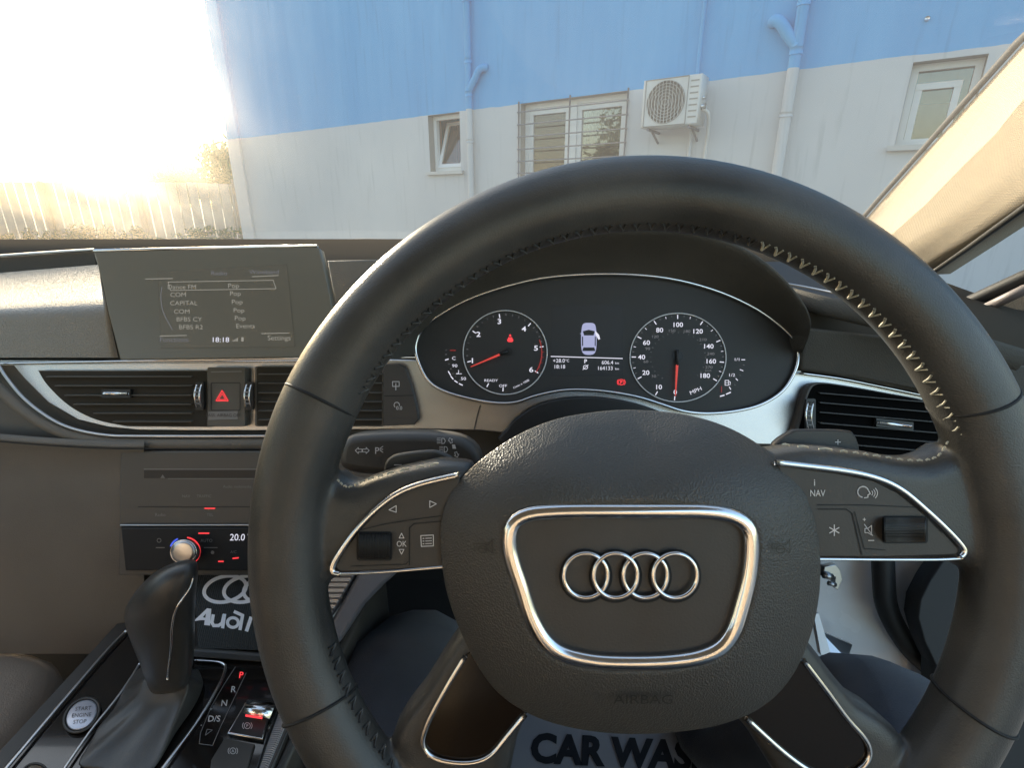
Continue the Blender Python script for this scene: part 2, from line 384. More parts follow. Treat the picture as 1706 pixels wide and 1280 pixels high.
D0, D1 = .2375, .2220     # rim / crown depth of the cover
def hubdepth(t): return D1+(D0-D1)*(t**3.2)
mb = MB(); rings = []
DB = .2240
def toward(p, c, s): return (c[0]+(p[0]-c[0])*s, c[1]+(p[1]-c[1])*s)
nb = len(ho)
import bisect
def polar_r(poly, ang, c):    # radius of polygon poly at angle
    best = 0
    dx, dy = math.cos(ang), math.sin(ang)
    for i in range(len(poly)):
        x1, y1 = poly[i][0]-c[0], poly[i][1]-c[1]; x2, y2 = poly[(i+1) % len(poly)][0]-c[0], poly[(i+1) % len(poly)][1]-c[1]
        den = dx*(y2-y1)-dy*(x2-x1)
        if abs(den) < 1e-9: continue
        t = (x1*(y2-y1)-y1*(x2-x1))/den; u = (x1*dy-y1*dx)/den
        if t > 0 and -1e-6 <= u <= 1+1e-6: best = max(best, t)
    return best
NA = 144; angs = [2*math.pi*i/NA for i in range(NA)]
Ro = [polar_r(ho, a, HC) for a in angs]; Rb = [polar_r(bo, a, HC) for a in angs]
levels = [1., 1., .985, .96, .93, .88, .8, .7, .6, .5, .4, .3, .2, .1, 0.]
for li, s in enumerate(levels):
    ring = []
    for i, a in enumerate(angs):
        rb = Rb[i]+4; rr = rb+(Ro[i]-rb)*s
        t = (rr/Ro[i]); upw = max(0, -math.sin(a))**3; d = D1+(D0-D1+.026*upw)*max(0, (t-.35)/.65)**(3.0-1.1*upw)
        if li == 0: d += .028
        ring.append(P(HC[0]+rr*math.cos(a), HC[1]+rr*math.sin(a), d))
    rings.append(ring)
rings.append([P(HC[0]+(Rb[i]-2)*math.cos(a), HC[1]+(Rb[i]-2)*math.sin(a), DB+.003) for i, a in enumerate(angs)])
mb.loft(rings, grainy, caps=False)
# embossed horn marks and lettering
mb.text('AIRBAG', 1072, 1166, 15, lambda x, y: P(x, y, D1+.0006+.00001*(y-1100)), emboss, sx=1.35)
for sx_ in (-1, 1):
    hx = 1302 if sx_ > 0 else 806; hy = 912
    fn = lambda x, y: P(x, y, D1+.0023)
    mb.line([(hx-16, hy-6), (hx+8, hy-4), (hx+14, hy-12), (hx+14, hy+10), (hx+6, hy+3), (hx-16, hy+2)], 1.6, fn, emboss, True)
    mb.line(ell(hx-2, hy+4, 7, 6, 16), 1.5, fn, emboss, True)
cover = mb.build('airbag_cover', wheel)
# badge recess plate, frame, rings
mb = MB(); inn = [(HC[0]+(Rb[i]-14)*math.cos(a), HC[1]+(Rb[i]-14)*math.sin(a)) for i, a in enumerate(angs)]
mb.flat(inn, at(DB+.0012), smoothblk)
mb.build('badge_plate', wheel)
mb = MB()
mid = [P(HC[0]+(Rb[i]-7)*math.cos(a), HC[1]+(Rb[i]-7)*math.sin(a), DB-.0004) for i, a in enumerate(angs)]
mb.tube(mid, .0034, chrome, closed=True, seg=14, flat=.75, nrm=FWD)
mb.build('badge_frame', wheel, label='silver shield-shaped frame round the emblem')
for cx in (976, 1025.5, 1075, 1124.5):
    mb = MB(); mb.tube([P(x, y, DB-.0012-.0004*(cx % 3 > 1)) for x, y in ell(cx, 959.5, 36.5, 37, 56)], .00105, chrome, closed=True, seg=10, flat=1.0)
    mb.tube([P(x, y, DB+.0009) for x, y in ell(cx, 960.5, 40, 40.5, 48)], .0011, matteblk, closed=True, seg=6, flat=.2)
    mb.build('emblem_ring', wheel, group='four interlocking silver rings of the wheel emblem')

# switch panels on the side spokes
DS = DW-.0050
LP = [(765, 793), (703, 808), (664, 824), (628, 852), (596, 886), (570, 922), (558, 945), (566, 954), (640, 951), (765, 944)]
RP = [(1296, 775), (1395, 788), (1455, 800), (1495, 820), (1540, 856), (1576, 890), (1598, 915), (1596, 925), (1480, 929), (1340, 929)]
def panel_set(PL, side):
    mb = MB(); mb.prism(pts(PL, DS), panelgrey, .006, bevel=.0006)
    F = at(DS-.0003)
    if side < 0:
        mb.line([(735, 860), (690, 866), (640, 874), (598, 884)], 1.4, F, matteblk)
        mb.line([(682, 942), (682, 880), (690, 873), (738, 869)], 1.6, F, matteblk)
        mb.line([(584, 944), (676, 941), (680, 936)], 1.2, F, matteblk)
        mb.line([(648, 850), (660, 843), (660, 854)], 1.3, F, legend, True)
        mb.line([(727, 840), (716, 835), (716, 846)], 1.3, F, legend, True)
        mb.line([(669, 889), (665, 897), (673, 897)], 1.2, F, legend, True)
        mb.line([(669, 924), (665, 916), (673, 916)], 1.2, F, legend, True)
        mb.text('OK', 669, 906.5, 9.5, F, legend, sx=.85)
        mb.line([(701, 893), (722, 892), (722, 910), (702, 911)], 1.4, F, legend, True)
        for j in range(3):
            mb.line([(709, 897.5+j*4.5), (719, 897+j*4.5)], 1.2, F, legend); mb.line([(704.5, 897.7+j*4.5), (706.5, 897.6+j*4.5)], 1.4, F, legend)
    else:
        mb.line([(1362, 842), (1440, 842), (1530, 846), (1570, 888)], 1.4, F, matteblk)
        mb.line([(1363, 849), (1410, 849), (1420, 856), (1436, 925)], 1.8, F, matteblk)
        mb.line([(1424, 853), (1440, 915), (1475, 917)], 1.2, F, matteblk)
        mb.text('i', 1357, 804, 11, F, legend, bold=.01)
        mb.text('NAV', 1362, 822, 11, F, legend, sx=.8)
        for k in range(3):
            a = math.radians(60*k+30); mb.line([(1390-9*math.cos(a), 884-9*math.sin(a)), (1390+9*math.cos(a), 884+9*math.sin(a))], 1.7, F, legend)
        mb.text('+', 1440, 866, 8, F, legend); mb.line([(1447, 901), (1456, 901)], 1.3, F, legend)
        mb.line([(1441, 881), (1446, 881), (1452, 876), (1452, 892), (1446, 888), (1441, 888)], 1.2, F, legend, True); mb.line([(1440, 874), (1454, 893)], 1.2, F, legend)
        mb.line(ell(1438, 820, 9, 9, 14, 100, 330), 1.9, F, legend); mb.line([(1446, 816), (1450, 823), (1446, 825), (1446, 829), (1440, 830)], 1.5, F, legend)
        for k in range(3): mb.line(ell(1448, 822, 6+4*k, 5+3.5*k, 6, -42, 42), 1.4, F, legend)
    mb.build('switch_panel', wheel, label='black switch panel with white symbols on the %s spoke' % ('left' if side < 0 else 'right'))
    # scroll wheel
    x0, x1, y0, y1 = (597, 650, 889, 932) if side < 0 else (1473, 1543, 863, 903)
    mb = MB(); mb.prism(pts(rrect(x0-3, y0-3, x1+3, y1+3, 5), DS-.0002), matteblk, .002)
    rr = []; n = 12
    for i in range(n+1):
        q = math.pi*i/n; yy = (y0+y1)/2-(y1-y0)/2*math.cos(q); dd = DS-.0003-.0042*math.sin(q)
        rr.append([P(x0+(x1-x0)*j/40, yy, dd-(.0003 if j % 2 and side < 0 else 0)) for j in range(41)])
    mb.grid(rr, blackplas, False)
    if side > 0:
        for i in range(1, 22):
            q = math.pi*i/22; yy = (y0+y1)/2-(y1-y0)/2*math.cos(q); dd = DS-.0006-.0042*math.sin(q); mb.tube([P(x0+2, yy, dd), P(x1-2, yy, dd)], .00022, smoothblk, seg=4)
    mb.build('scroll_wheel', wheel)
panel_set(LP, -1); panel_set(RP, 1)
# chrome arcs
def chr_tube(name, pl, d, r, parent, closed=False, m=chrome, flat=.8, k=5, **kw):
    mb = MB(); q = spl(pl, k, closed); mb.tube([P(x, y, d) for x, y in q], r, m, closed, seg=10, flat=flat); return mb.build(name, parent, **kw)
chr_tube('chrome_trim', [(765, 792), (705, 806), (664, 822), (628, 848), (594, 883), (567, 920), (554, 944), (556, 955), (566, 957)], DS-.0008, .0015, wheel)
chr_tube('chrome_trim', [(563, 957), (600, 956), (660, 952), (765, 943)], DS-.0002, .0007, wheel)
chr_tube('chrome_trim', [(1292, 771), (1395, 783), (1455, 795), (1500, 815), (1545, 852), (1583, 888), (1604, 912), (1606, 922), (1600, 928)], DS-.0008, .0015, wheel)
chr_tube('chrome_trim', [(1602, 931), (1560, 933), (1480, 933), (1340, 932)], DS-.0002, .0007, wheel)
LU = [(775, 1095), (750, 1136), (722, 1186), (709, 1215), (704, 1238), (712, 1256), (735, 1268), (770, 1273), (800, 1269), (822, 1256), (845, 1228), (875, 1192)]
RU = [(1338, 1100), (1378, 1152), (1412, 1198), (1440, 1230), (1449, 1250), (1446, 1268), (1430, 1284), (1400, 1296), (1368, 1293), (1340, 1280), (1300, 1250), (1243, 1198)]
for U, ext, nm in ((LU, [(930, 1130), (820, 1060)], 'left'), (RU, [(1180, 1130), (1290, 1060)], 'right')):
    q = spl(U, 4); mb = MB(); c = (sum(p[0] for p in U)/len(U), sum(p[1] for p in U)/len(U))
    mb.prism(pts([tuple(p) for p in q]+ext, DS+.0003), brownglos, .004); mb.build('spoke_inlay', wheel, label='glossy brown-black inlay of the lower %s spoke' % nm)
    chr_tube('chrome_trim', U, DS-.0006, .0013, wheel)
# paddles
mb = MB(); pl = [(1285, 760), (1292, 738), (1318, 720), (1335, 716), (1408, 717), (1424, 724), (1432, 745), (1434, 770)]
mb.prism(pts(spl(pl, 3), .262), smoothblk, .004, bevel=.001); mb.text('+', 1396, 737, 13, at(.2617), legend, sx=1.1)
mb.build('shift_paddle', wheel, label='shift paddle marked with a plus sign')
mb = MB(); pl = [(638, 800), (641, 774), (650, 762), (668, 756), (712, 751), (735, 754), (760, 770), (770, 800)]
mb.prism(pts(spl(pl, 3), .262), smoothblk, .004, bevel=.001); mb.line([(657, 775), (669, 775)], 1.5, at(.2617), legend)
mb.build('shift_paddle', wheel, label='shift paddle marked with a minus sign')

# ---------------------------------------------------------------- column, stalk
mb = MB()
rings = []
for d, s in ((.275, .55), (.30, .72), (.34, .86), (.40, .95), (.52, 1.05)):
    rings.append([P(1045+245*s*math.cos(a)*(.34/d+.1), 835+125*s*math.sin(a), d) for a in [2*math.pi*i/32 for i in range(32)]])
mb.loft(rings, smoothblk); mb.build('column_shroud', car)
mb = MB(); D = .335
pl = [(562, 760), (566, 742), (578, 728), (600, 723), (660, 720), (730, 722), (775, 732), (800, 760), (790, 800), (700, 805), (640, 795), (590, 790), (566, 780)]
mb.prism(pts(spl(pl, 3, True), D), smoothblk, .022, bevel=.006)
F = at(D-.0005)
def arrow(mb, x, y, sg, s, m, F, w=1.2, rot=0):
    q = [(0, 0), (5, -5), (5, -2.3), (11, -2.3), (11, 2.3), (5, 2.3), (5, 5)]; c, t = math.cos(rot), math.sin(rot)
    mb.line([(x+(a*sg*c-b*t)*s, y+(a*sg*t+b*c)*s) for a, b in q], w, F, m, True)
arrow(mb, 592, 751, 1, 1, legend, F); arrow(mb, 615, 751, -1, 1, legend, F)
mb.text('P', 628, 751, 11, F, legend)
for dy in (-5, 0, 5): mb.line([(633, 749+dy*.3), (638, 749+dy)], 1., F, legend)
for j, (hx, hy) in enumerate(((737, 735), (741, 749), (743, 762))):
    mb.line([(hx-1, hy-4.5), (hx+3, hy-4), (hx+5, hy), (hx+3, hy+4), (hx-1, hy+4.5)], 1.2, F, legend, True)
    for i in range(4): mb.line([(hx-9, hy-4+i*2.6), (hx-3, hy-4.5+i*2.6)], .9, F, legend)
arrow(mb, 749, 730, 1, .8, legend, F, 1.1, 1.2); mb.flat([(753, 741), (758, 741), (760, 748), (754, 748)], F, legend); arrow(mb, 762, 762, 1, .8, legend, F, 1.1, -1.9)
mb.build('indicator_stalk', car, mods=('fix',), label='black indicator stalk printed with arrows and lamp symbols')

# ---------------------------------------------------------------- dashboard body
DD = .520
mb = MB()
# top surface of the dash (one sheet following the fascia line), far edge under the windscreen
xs = [-1.25+.05*i for i in range(40)]
rows = []
def top_edge_py(px): return 404 + max(0, px-1150)*0
for (yy, zz) in ((1.02, -.085), (.97, -.063), (.90, -.056), (.80, -.056), (.70, -.062), (.60, -.075), (.545, -.105), (.53, -.16)):
    rows.append([Vector((x, yy-.10*max(0, (x-.25)/.4)**2*(1 if yy > .7 else .3)-.05*max(0, (-x-.7))**1, CAMZ+zz-.05*max(0, min(1, (x-.33)/.3))-(.06 if (x < -.40 and yy < .69) else 0))) for x in xs if x < .61])
mb.grid(rows, dashtop)
# body block behind the fascia
dash_poly = [(-320, 470), (560, 470), (700, 480), (1500, 560), (1720, 640), (1760, 800), (1700, 1000), (1360, 900), (1360, 1000), (560, 1000), (-320, 1000)]
mb.prism(pts([(-320, 520), (700, 520), (1330, 560), (1600, 610), (1760, 660), (1760, 800), (1660, 840), (1380, 900), (740, 900), (560, 960), (-320, 1010)], DD+.022), softdash, .05, bevel=.006)
dash = mb.build('dashboard', car, mods=('fix',))
# passenger side lower dash / glovebox
mb = MB()
rows = []
for py, d in ((735, .512), (745, .505), (752, .512), (800, .516), (900, .522), (1000, .54), (1090, .56)):
    rows.append([P(x, py+(12*max(0, (200-x)/200)**1.5*(-1) if py < 760 else 0), d) for x in range(-320, 241, 20)])
mb.grid(rows, warmdash)
mb.line([(x, 748-12*max(0, (200-x)/200)**1.5) for x in range(-300, 445, 20)], 2.2, lambda x, y: P(x, y, .503), matteblk)
mb.build('glovebox', dash, label='large plain grey-brown glovebox panel on the passenger side')
# passenger pad, catches the sun
mb = MB(); rows = []
for t in [i/14 for i in range(15)]:
    rows.append([])
    for x in range(-320, 201, 13):
        xx = x if x < 160 else 160+(x-160)*(.3+1.2*t)
        y0 = 441+(160-min(xx, 160))*.085; y1 = 596
        nx = P(min(xx, 163+34*t), y0+(y1-y0)*t, .520+.11*max(0, 1-t/.46)**1.15)
        rows[-1].append(nx)
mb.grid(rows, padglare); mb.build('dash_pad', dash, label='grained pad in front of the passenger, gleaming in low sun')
mb = MB(); mb.tube([P(x, y, .642) for x, y in spl([(-320, 452), (-100, 434), (60, 422), (157, 416)], 6)], .0018, chrome2, seg=8, flat=.7)
mb.build('chrome_strip', dash)
mb = MB(); mb.prism(pts([(-320, 454), (-100, 436), (60, 424), (157, 418), (160, 441), (60, 451), (-100, 468), (-320, 490)], .645), softdash, .04, bevel=.001); mb.build('pad_edge', dash, mods=('fix',))
# decorative aluminium trim
top = [(-320, 600), (0, 606), (200, 603), (450, 600), (640, 598), (700, 600), (720, 560), (1310, 560), (1338, 620), (1400, 629), (1480, 645), (1560, 662), (1640, 680), (1760, 705)]
bot = [(1760, 850), (1560, 800), (1420, 770), (1330, 745), (1290, 742), (1190, 740), (1060, 745), (800, 718), (700, 716), (450, 719), (330, 719), (230, 718), (180, 713), (130, 701), (80, 672), (40, 632), (20, 608), (-320, 602)]
mb = MB(); mb.prism(pts(top+bot, DD+.004), alu, .03, bevel=.0015); mb.build('decorative_trim', dash, mods=('fix',), label='brushed silver trim running across the dashboard')
mb = MB(); mb.prism(pts([(-320, 600), (60, 606), (640, 606), (700, 700), (640, 748), (180, 748), (60, 735), (-320, 748)], DD+.012), hazgrey, .01); mb.build('trim_backing', dash, mods=('fix',))
mb = MB()
arc = spl([(-6, 602), (10, 628), (40, 664), (80, 695), (120, 714), (175, 725), (240, 727), (450, 727), (560, 727)], 6)
mb.tube([P(x, y, DD-.006) for x, y in arc], .0016, chrome2, seg=8); mb.build('chrome_strip', dash)
mb = MB(); arc2 = spl([(-60, 606), (-10, 640), (30, 676), (70, 704), (115, 724), (175, 736), (240, 739), (450, 739), (600, 738)], 6)
mb.tube([P(x, y, DD-.002) for x, y in arc2], .0062, warmdash, seg=8, flat=.8); mb.build('padded_edge', dash)
mb = MB(); mb.tube([P(x, y, DD-.0005) for x, y in [(-320, 600), (0, 606), (203, 602), (450, 598), (693, 596)]], .0011, chrome, seg=6); mb.build('chrome_strip', dash); mb = MB()
mb.tube([P(x, y, DD-.0005) for x, y in spl([(1333, 622), (1400, 631), (1480, 647), (1560, 664), (1640, 682)], 4)], .0014, chrome, seg=6); mb.build('chrome_strip', dash)
mb = MB(); mb.tube([P(x, y, DD+.0005) for x, y in ((800, 676), (796, 690), (790, 716))], .0005, matteblk, seg=6); mb.build('trim_joint', dash)

# ---------------------------------------------------------------- air vents
def vent(outline, x0, x1, ys, slope, d, mface, mslat, tab=None, label=None, curve=None):
    mb = MB(); mb.prism(pts(outline, d), mface, .012, bevel=.001); v = None
    cx = sum(p[0] for p in outline)/len(outline); cy = sum(p[1] for p in outline)/len(outline)
    inner = [toward(p, (cx, cy), .965) for p in outline]
    mb.flat(inner, at(d-.0002), veilcav if mface is hazgrey else cavity)
    for y in ys:
        a, b = (x0(y), x1(y))
        p0, p1 = (a, y+slope*(a-cx)), (b, y+slope*(b-cx))
        q = [P(*p0, d-.0042), P(*p1, d-.0042)]
        e = UP*.0004; g = FWD*.004+UP*.0007
        mb.add([q[0]+e, q[1]+e, q[1]-e, q[0]-e, q[0]+e+g, q[1]+e+g, q[1]-e+g, q[0]-e+g], [(0, 1, 2, 3), (0, 4, 5, 1), (3, 2, 6, 7), (4, 7, 6, 5), (0, 3, 7, 4), (1, 5, 6, 2)], mslat)
    v = mb.build('air_vent', car, mods=('fix',), label=label)
    if tab:
        mb = MB(); (xa, ya), (xb, yb) = tab; mb.tube([P(xa, ya, d-.007), P(xb, yb, d-.007)], .0017, chrome, seg=8, flat=.8)
        mb.prism([P(xa-4, ya-7, d-.0055), P(xb+4, yb-7, d-.0055), P(xb+4, yb+7, d-.0055), P(xa-4, ya+7, d-.0055)], blackplas, .004); mb.build('vent_tab', v)
    return v
DV = DD-.003
lo = spl([(62, 616), (78, 642), (115, 677), (160, 700), (212, 711)], 5)
out1 = [(352, 617)]+[(62, 617)]+[tuple(p) for p in lo[1:]]+[(352, 712)]
vl = vent(out1, lambda y: 70+max(0, (y-622))*1.0+max(0, y-675)*1.3, lambda y: 318, [628, 643, 659, 674, 689, 703], 0, DV, hazgrey, ventwarm, ((173, 656), (213, 656)), 'left central vent with a curved lower corner and silver tab')
out2 = rrect(424, 610, 640, 711, 4)
vc = vent(out2, lambda y: 430, lambda y: 636, [624, 639, 655, 670, 685, 700], 0, DV, hazgrey, ventwarm, ((530, 657), (570, 657)), 'right central vent, mostly behind the wheel rim')
def thumb(x, y, h, d, parent, w=7):
    mb = MB(); n = 10
    for (xx, cc, ww) in ((x-w*.55, chrome, .0009), (x+w*.55, chrome, .0009)):
        mb.tube([P(xx-4*math.sin(math.pi*i/n), y-h/2+h*i/n, d-.004-.004*math.sin(math.pi*i/n)) for i in range(n+1)], ww, cc, seg=6)
    for i in range(1, 6): mb.tube([P(x-w*.4-4*math.sin(math.pi*i/6), y-h/2+h*i/6, d-.0045-.004*math.sin(math.pi*i/6)), P(x+w*.4-4*math.sin(math.pi*i/6), y-h/2+h*i/6, d-.0045-.004*math.sin(math.pi*i/6))], .0007, legdim, seg=5)
    mb.prism(pts(rrect(x-w, y-h*.62, x+w, y+h*.62, 3), d-.0015), blackplas, .003); mb.build('thumb_wheel', parent, mods=('fix',))
thumb(332, 660, 38, DV-.004, vl); thumb(415, 660, 38, DV-.004, vc)
vo = spl([(1324, 730), (1334, 690), (1345, 652), (1360, 638), (1400, 641), (1480, 655), (1545, 668), (1585, 690), (1592, 720), (1570, 752), (1520, 765), (1420, 762), (1335, 748)], 4, True)
vr = vent(vo, lambda y: 1366, lambda y: 1590 if y < 730 else 1575, [662, 678, 694, 712, 728, 744], .085, DV-.005, smoothblk, ventgrey, ((1464, 704), (1518, 711)), 'outer vent on the driver side with a bright silver tab')
mb = MB(); mb.flat([(1367, 641), (1480, 658), (1560, 672), (1588, 694), (1590, 720), (1568, 748), (1520, 758), (1364, 758)], at(DV-.0054), cavity); mb.build('vent_cavity', vr)
thumb(1351, 693, 46, DV-.010, vr, 8)
# hazard block
mb = MB(); mb.prism(pts(rrect(345, 612, 408, 711, 3), DV-.002), hazgrey, .01, bevel=.0006)
F = at(DV-.0026)
mb.line(rrect(352, 638, 400, 684, 2), 1., F, matteblk, True); mb.line([(352, 620), (402, 619)], 2, F, legdim)
mb.line([(370, 651), (360, 668), (380, 668)], 1.6, F, lamp_r, True); mb.line([(370, 656), (364, 666), (376, 666)], 1.2, F, lamp_r, True)
mb.flat([(347, 686), (396, 685), (396, 699), (347, 700)], F, legdim); mb.text('PASS. AIRBAG OFF', 372, 692, 5, at(DV-.003), panelgrey)
mb.build('hazard_button', car, mods=('fix',), label='grey hazard light button with a red double triangle')
# small switch block right of the vent
mb = MB(); pl = [(638, 607), (664, 606), (674, 612), (684, 640), (693, 675), (697, 700), (690, 708), (638, 710)]
mb.prism(pts(pl, DV-.003), panelgrey, .01, bevel=.0008); F = at(DV-.0036)
mb.line([(640, 660), (689, 659)], 1.2, F, matteblk)
mb.line([(654, 636), (665, 636), (665, 644), (654, 644)], 1.1, F, legend, True); mb.line([(659.5, 639), (659.5, 650)], 1.2, F, legend)
mb.line(ell(661, 675, 4.5, 4.5, 10, 130, 380), 1.1, F, legend); mb.text('0.0', 665, 680, 6, F, legend)
mb.build('switch_block', car, mods=('fix',), label='two stacked dashboard buttons beside the cluster')

# ---------------------------------------------------------------- infotainment screen
DSc = .488
mb = MB(); pl = [(156, 420), (160, 417), (526, 411), (532, 414), (541, 450), (560, 545), (566, 594), (200, 600), (180, 520), (170, 470)]
mb.prism(pts(pl, DSc), scr2, .012, bevel=.001); F = at(DSc-.0004)
mb.flat([(262, 452), (478, 440), (492, 578), (268, 580)], F, scr3)
F = at(DSc-.0008)
for i, (a, b, x, y) in enumerate((('Dance FM', 'Pop', 303, 478), ('COM', 'Pop', 297, 491), ('CAPITAL', 'Pop', 306, 505), ('COM', 'Pop', 303, 519), ('BFBS CY', 'Pop', 315, 532), ('BFBS R2', 'Events', 318, 545))):
    mb.text(a, x, y, 7.2, F, lamp_dim, sx=1.15); mb.text(b, (389, 392, 395, 398, 400, 409)[i], y-2, 7.5, F, lamp_dim, sx=1.15)
mb.text('Waveband', 440, 453, 7, F, lamp_g, sx=1.15); mb.text('Radio', 365, 455, 7, F, lamp_g, sx=1.2); mb.text('Functions', 290, 566, 8, F, lamp_g, sx=1.1); mb.text('Settings', 465, 563, 8, F, lamp_dim, sx=1.1)
mb.text('18:18', 367, 566, 8, F, lamp_w, sx=1.2)
for i in range(5): mb.flat([(386+i*2.2, 569), (386+i*2.2, 568-i*1.2), (387.6+i*2.2, 568-i*1.2), (387.6+i*2.2, 569)], F, lamp_dim)
mb.flat([(402, 562), (406, 562), (406, 569), (402, 569)], F, lamp_dim)
mb.line([(280, 470), (455, 467), (460, 481), (284, 484)], 1.1, F, lamp_dim, True)
for l in ([(242, 465), (288, 464)], [(420, 461), (464, 459)], [(266, 560), (311, 559)], [(436, 556), (481, 555)]): mb.line(l, 1.3, F, lamp_dim)
mb.line(spl([(270, 478), (268, 495), (272, 520), (287, 549)], 4), 1.2, F, lamp_g)
mb.build('infotainment_screen', car, mods=('fix',), label='glare-veiled pop-up display listing radio stations')
mb = MB(); mb.tube([P(x, y, DSc+.001) for x, y in ((157, 418), (340, 414), (529, 410))], .0017, chrome, seg=8); mb.build('chrome_strip', dash)
# speaker-like panel between screen and wheel
mb = MB(); mb.prism(pts([(545, 434), (700, 430), (700, 590), (575, 594)], .545), warmdash, .02, bevel=.002); mb.build('dash_speaker', dash)

# ---------------------------------------------------------------- instrument cluster
DC = .520
cl = spl([(693, 590), (695, 566), (706, 545), (732, 525), (775, 501), (830, 481), (900, 464), (980, 457), (1060, 458), (1130, 467), (1200, 487), (1260, 515), (1303, 546), (1325, 570), (1330, 594), (1323, 622), (1303, 652), (1268, 674), (1225, 685), (1178, 689), (1138, 685), (1100, 673), (1060, 661), (1005, 652), (945, 650), (895, 659), (862, 670), (830, 672), (785, 665), (738, 651), (710, 630)], 4, True)
CC = (1010, 572)
mb = MB(); mb.flat(cl, at(DC), clusterm)
F = at(DC-.0006)
disp = [(918, 508), (1038, 508), (1038, 627), (918, 627)]
# tachometer
def tick(mb, cx, cy, rx, ry, tx, ty, f0, f1, w, m, F):
    a = math.atan2((ty-cy)/ry, (tx-cx)/rx); mb.line([(cx+rx*f0*math.cos(a), cy+ry*f0*math.sin(a)), (cx+rx*f1*math.cos(a), cy+ry*f1*math.sin(a))], w, F, m)
face = mb.build('instrument_cluster', car, label='instrument cluster with two lit dials and a centre display')
TX, TY = 841.5, 587.5
mb = MB(); mb.tube([P(x, y, DC-.001) for x, y in ell(TX, TY, 70, 70, 64)], .0006, legend, closed=True, seg=8)
for (x, y) in ((780, 603), (788, 552), (832, 525), (883, 540), (902, 578), (894, 620), (812, 643), (838, 650)): tick(mb, TX, TY, 70, 70, x, y, .84, .92, 1.6, lamp_w, F)
aa = [math.atan2(y-TY, x-TX) for x, y in ((780, 603), (788, 552), (832, 525), (883, 540), (902, 578), (894, 620))]
for i in range(5):
    a0, a1 = aa[i], aa[i+1]
    if a1 < a0: a1 += 2*math.pi
    for j in range(1, 5):
        a = a0+(a1-a0)*j/5; mb.line([(TX+62*math.cos(a), TY+62*math.sin(a)), (TX+64.5*math.cos(a), TY+64.5*math.sin(a))], .9, F, lamp_g if i < 4 else lamp_dr)
mb.line(ell(TX, TY, 61, 61, 20, -20, 33), 1.8, F, lamp_dr)
for s, x, y in (('1', 787, 601), ('2', 797, 557), ('3', 832, 535.5), ('4', 873, 548), ('5', 893, 580), ('6', 885, 616)): mb.text(s, x, y, 8.2, F, lamp_w, sx=1.3, bold=.015)
mb.text('READY', 818, 634, 4.3, F, lamp_w, sx=1.2); mb.text('OFF', 838, 643, 4.5, F, lamp_w, sx=1.2); mb.text('1/min x 1000', 868, 640, 3.6, F, lamp_w, rot=-27, sx=1.1)
mb.flat(ell(850, 559, 1.8, 1.8, 10), F, lamp_r); mb.flat([(847, 562), (853, 562), (855, 568), (853, 570), (847, 570), (845, 568)], F, lamp_r); mb.line([(845, 566), (855, 566)], 1, F, lamp_r)
mb.flat(ell(846, 586, 8, 7, 20), at(DC-.0008), blackplas)
mb.build('tachometer', face, label='rev counter dial numbered one to six with a red seat belt lamp')
mb = MB(); mb.prism([P(831.5, 589.2, DC-.004), P(833, 592.6, DC-.004), P(784.2, 612, DC-.004), P(783.8, 610.8, DC-.004)], lamp_needle, .001); mb.tube([P(833, 590.5, DC-.003), P(846, 585, DC-.003)], .0015, blackplas, seg=8); mb.build('needle', face, mods=('fix',))
SX, SY, RX, RY = 1129.5, 596, 80, 74
mb = MB(); mb.tube([P(x, y, DC-.001) for x, y in ell(SX, SY, RX, RY, 64)], .0006, legend, closed=True, seg=8)
sp = [(1065, 630), (1055, 595), (1066, 563), (1093, 540), (1129, 530), (1167, 541), (1193, 570), (1198, 603), (1188, 631)]
sa = [math.atan2((y-SY)/RY, (x-SX)/RX) for x, y in sp]
for x, y in sp+[(1094, 655), (1124, 664)]: tick(mb, SX, SY, RX, RY, x, y, .88, .96, 1.6, lamp_w, F)
for i in range(8):
    a0, a1 = sa[i], sa[i+1]
    if a1 < a0-.01: a1 += 2*math.pi
    for j in range(1, 4):
        a = a0+(a1-a0)*j/4; l = .91 if j == 2 else .925; mb.line([(SX+RX*l*math.cos(a), SY+RY*l*math.sin(a)), (SX+RX*.955*math.cos(a), SY+RY*.955*math.sin(a))], .9, F, lamp_w if j == 2 else lamp_g)
for s, x, y in (('10', 1097, 645), ('20', 1076, 621), ('40', 1069, 595), ('60', 1077, 571), ('80', 1099, 550), ('100', 1129, 541), ('120', 1162, 552), ('140', 1180, 577), ('160', 1184, 602), ('180', 1174, 626), ('0', 1125, 653.5)): mb.text(s, x, y, 7.4, F, lamp_w, sx=1.15, bold=.012)
for s, x, y in (('30', 1089, 627), ('60', 1076, 602.5), ('90', 1079, 581), ('120', 1091, 561), ('150', 1119, 551), ('180', 1144, 552), ('210', 1171, 566), ('240', 1184, 589.5), ('270', 1181, 612), ('km/h', 1180, 617.5)): mb.text(s, x, y, 4.6 if s != 'km/h' else 3, F, lamp_g, sx=1.3)
for i in range(26):
    a = math.radians(125+i*11.2); mb.line([(SX+45*math.cos(a), SY+41*math.sin(a)), (SX+46.5*math.cos(a), SY+42.5*math.sin(a))], .8, F, lamp_g)
mb.text('MPH', 1159, 651, 6.3, F, lamp_w, rot=-24, sx=1.2)
mb.flat(ell(1129, 594, 9, 9, 20), at(DC-.0008), blackplas)
mb.build('speedometer', face, label='speedometer dial numbered 0 to 180 MPH')
mb = MB(); mb.prism([P(1126.5, 608, DC-.004), P(1130.3, 608, DC-.004), P(1126.2, 660, DC-.004), P(1125, 660, DC-.004)], lamp_needle, .001); mb.tube([P(1129, 583, DC-.003), P(1128.3, 609, DC-.003)], .0013, ventgrey, seg=8); mb.build('needle', face, mods=('fix',))
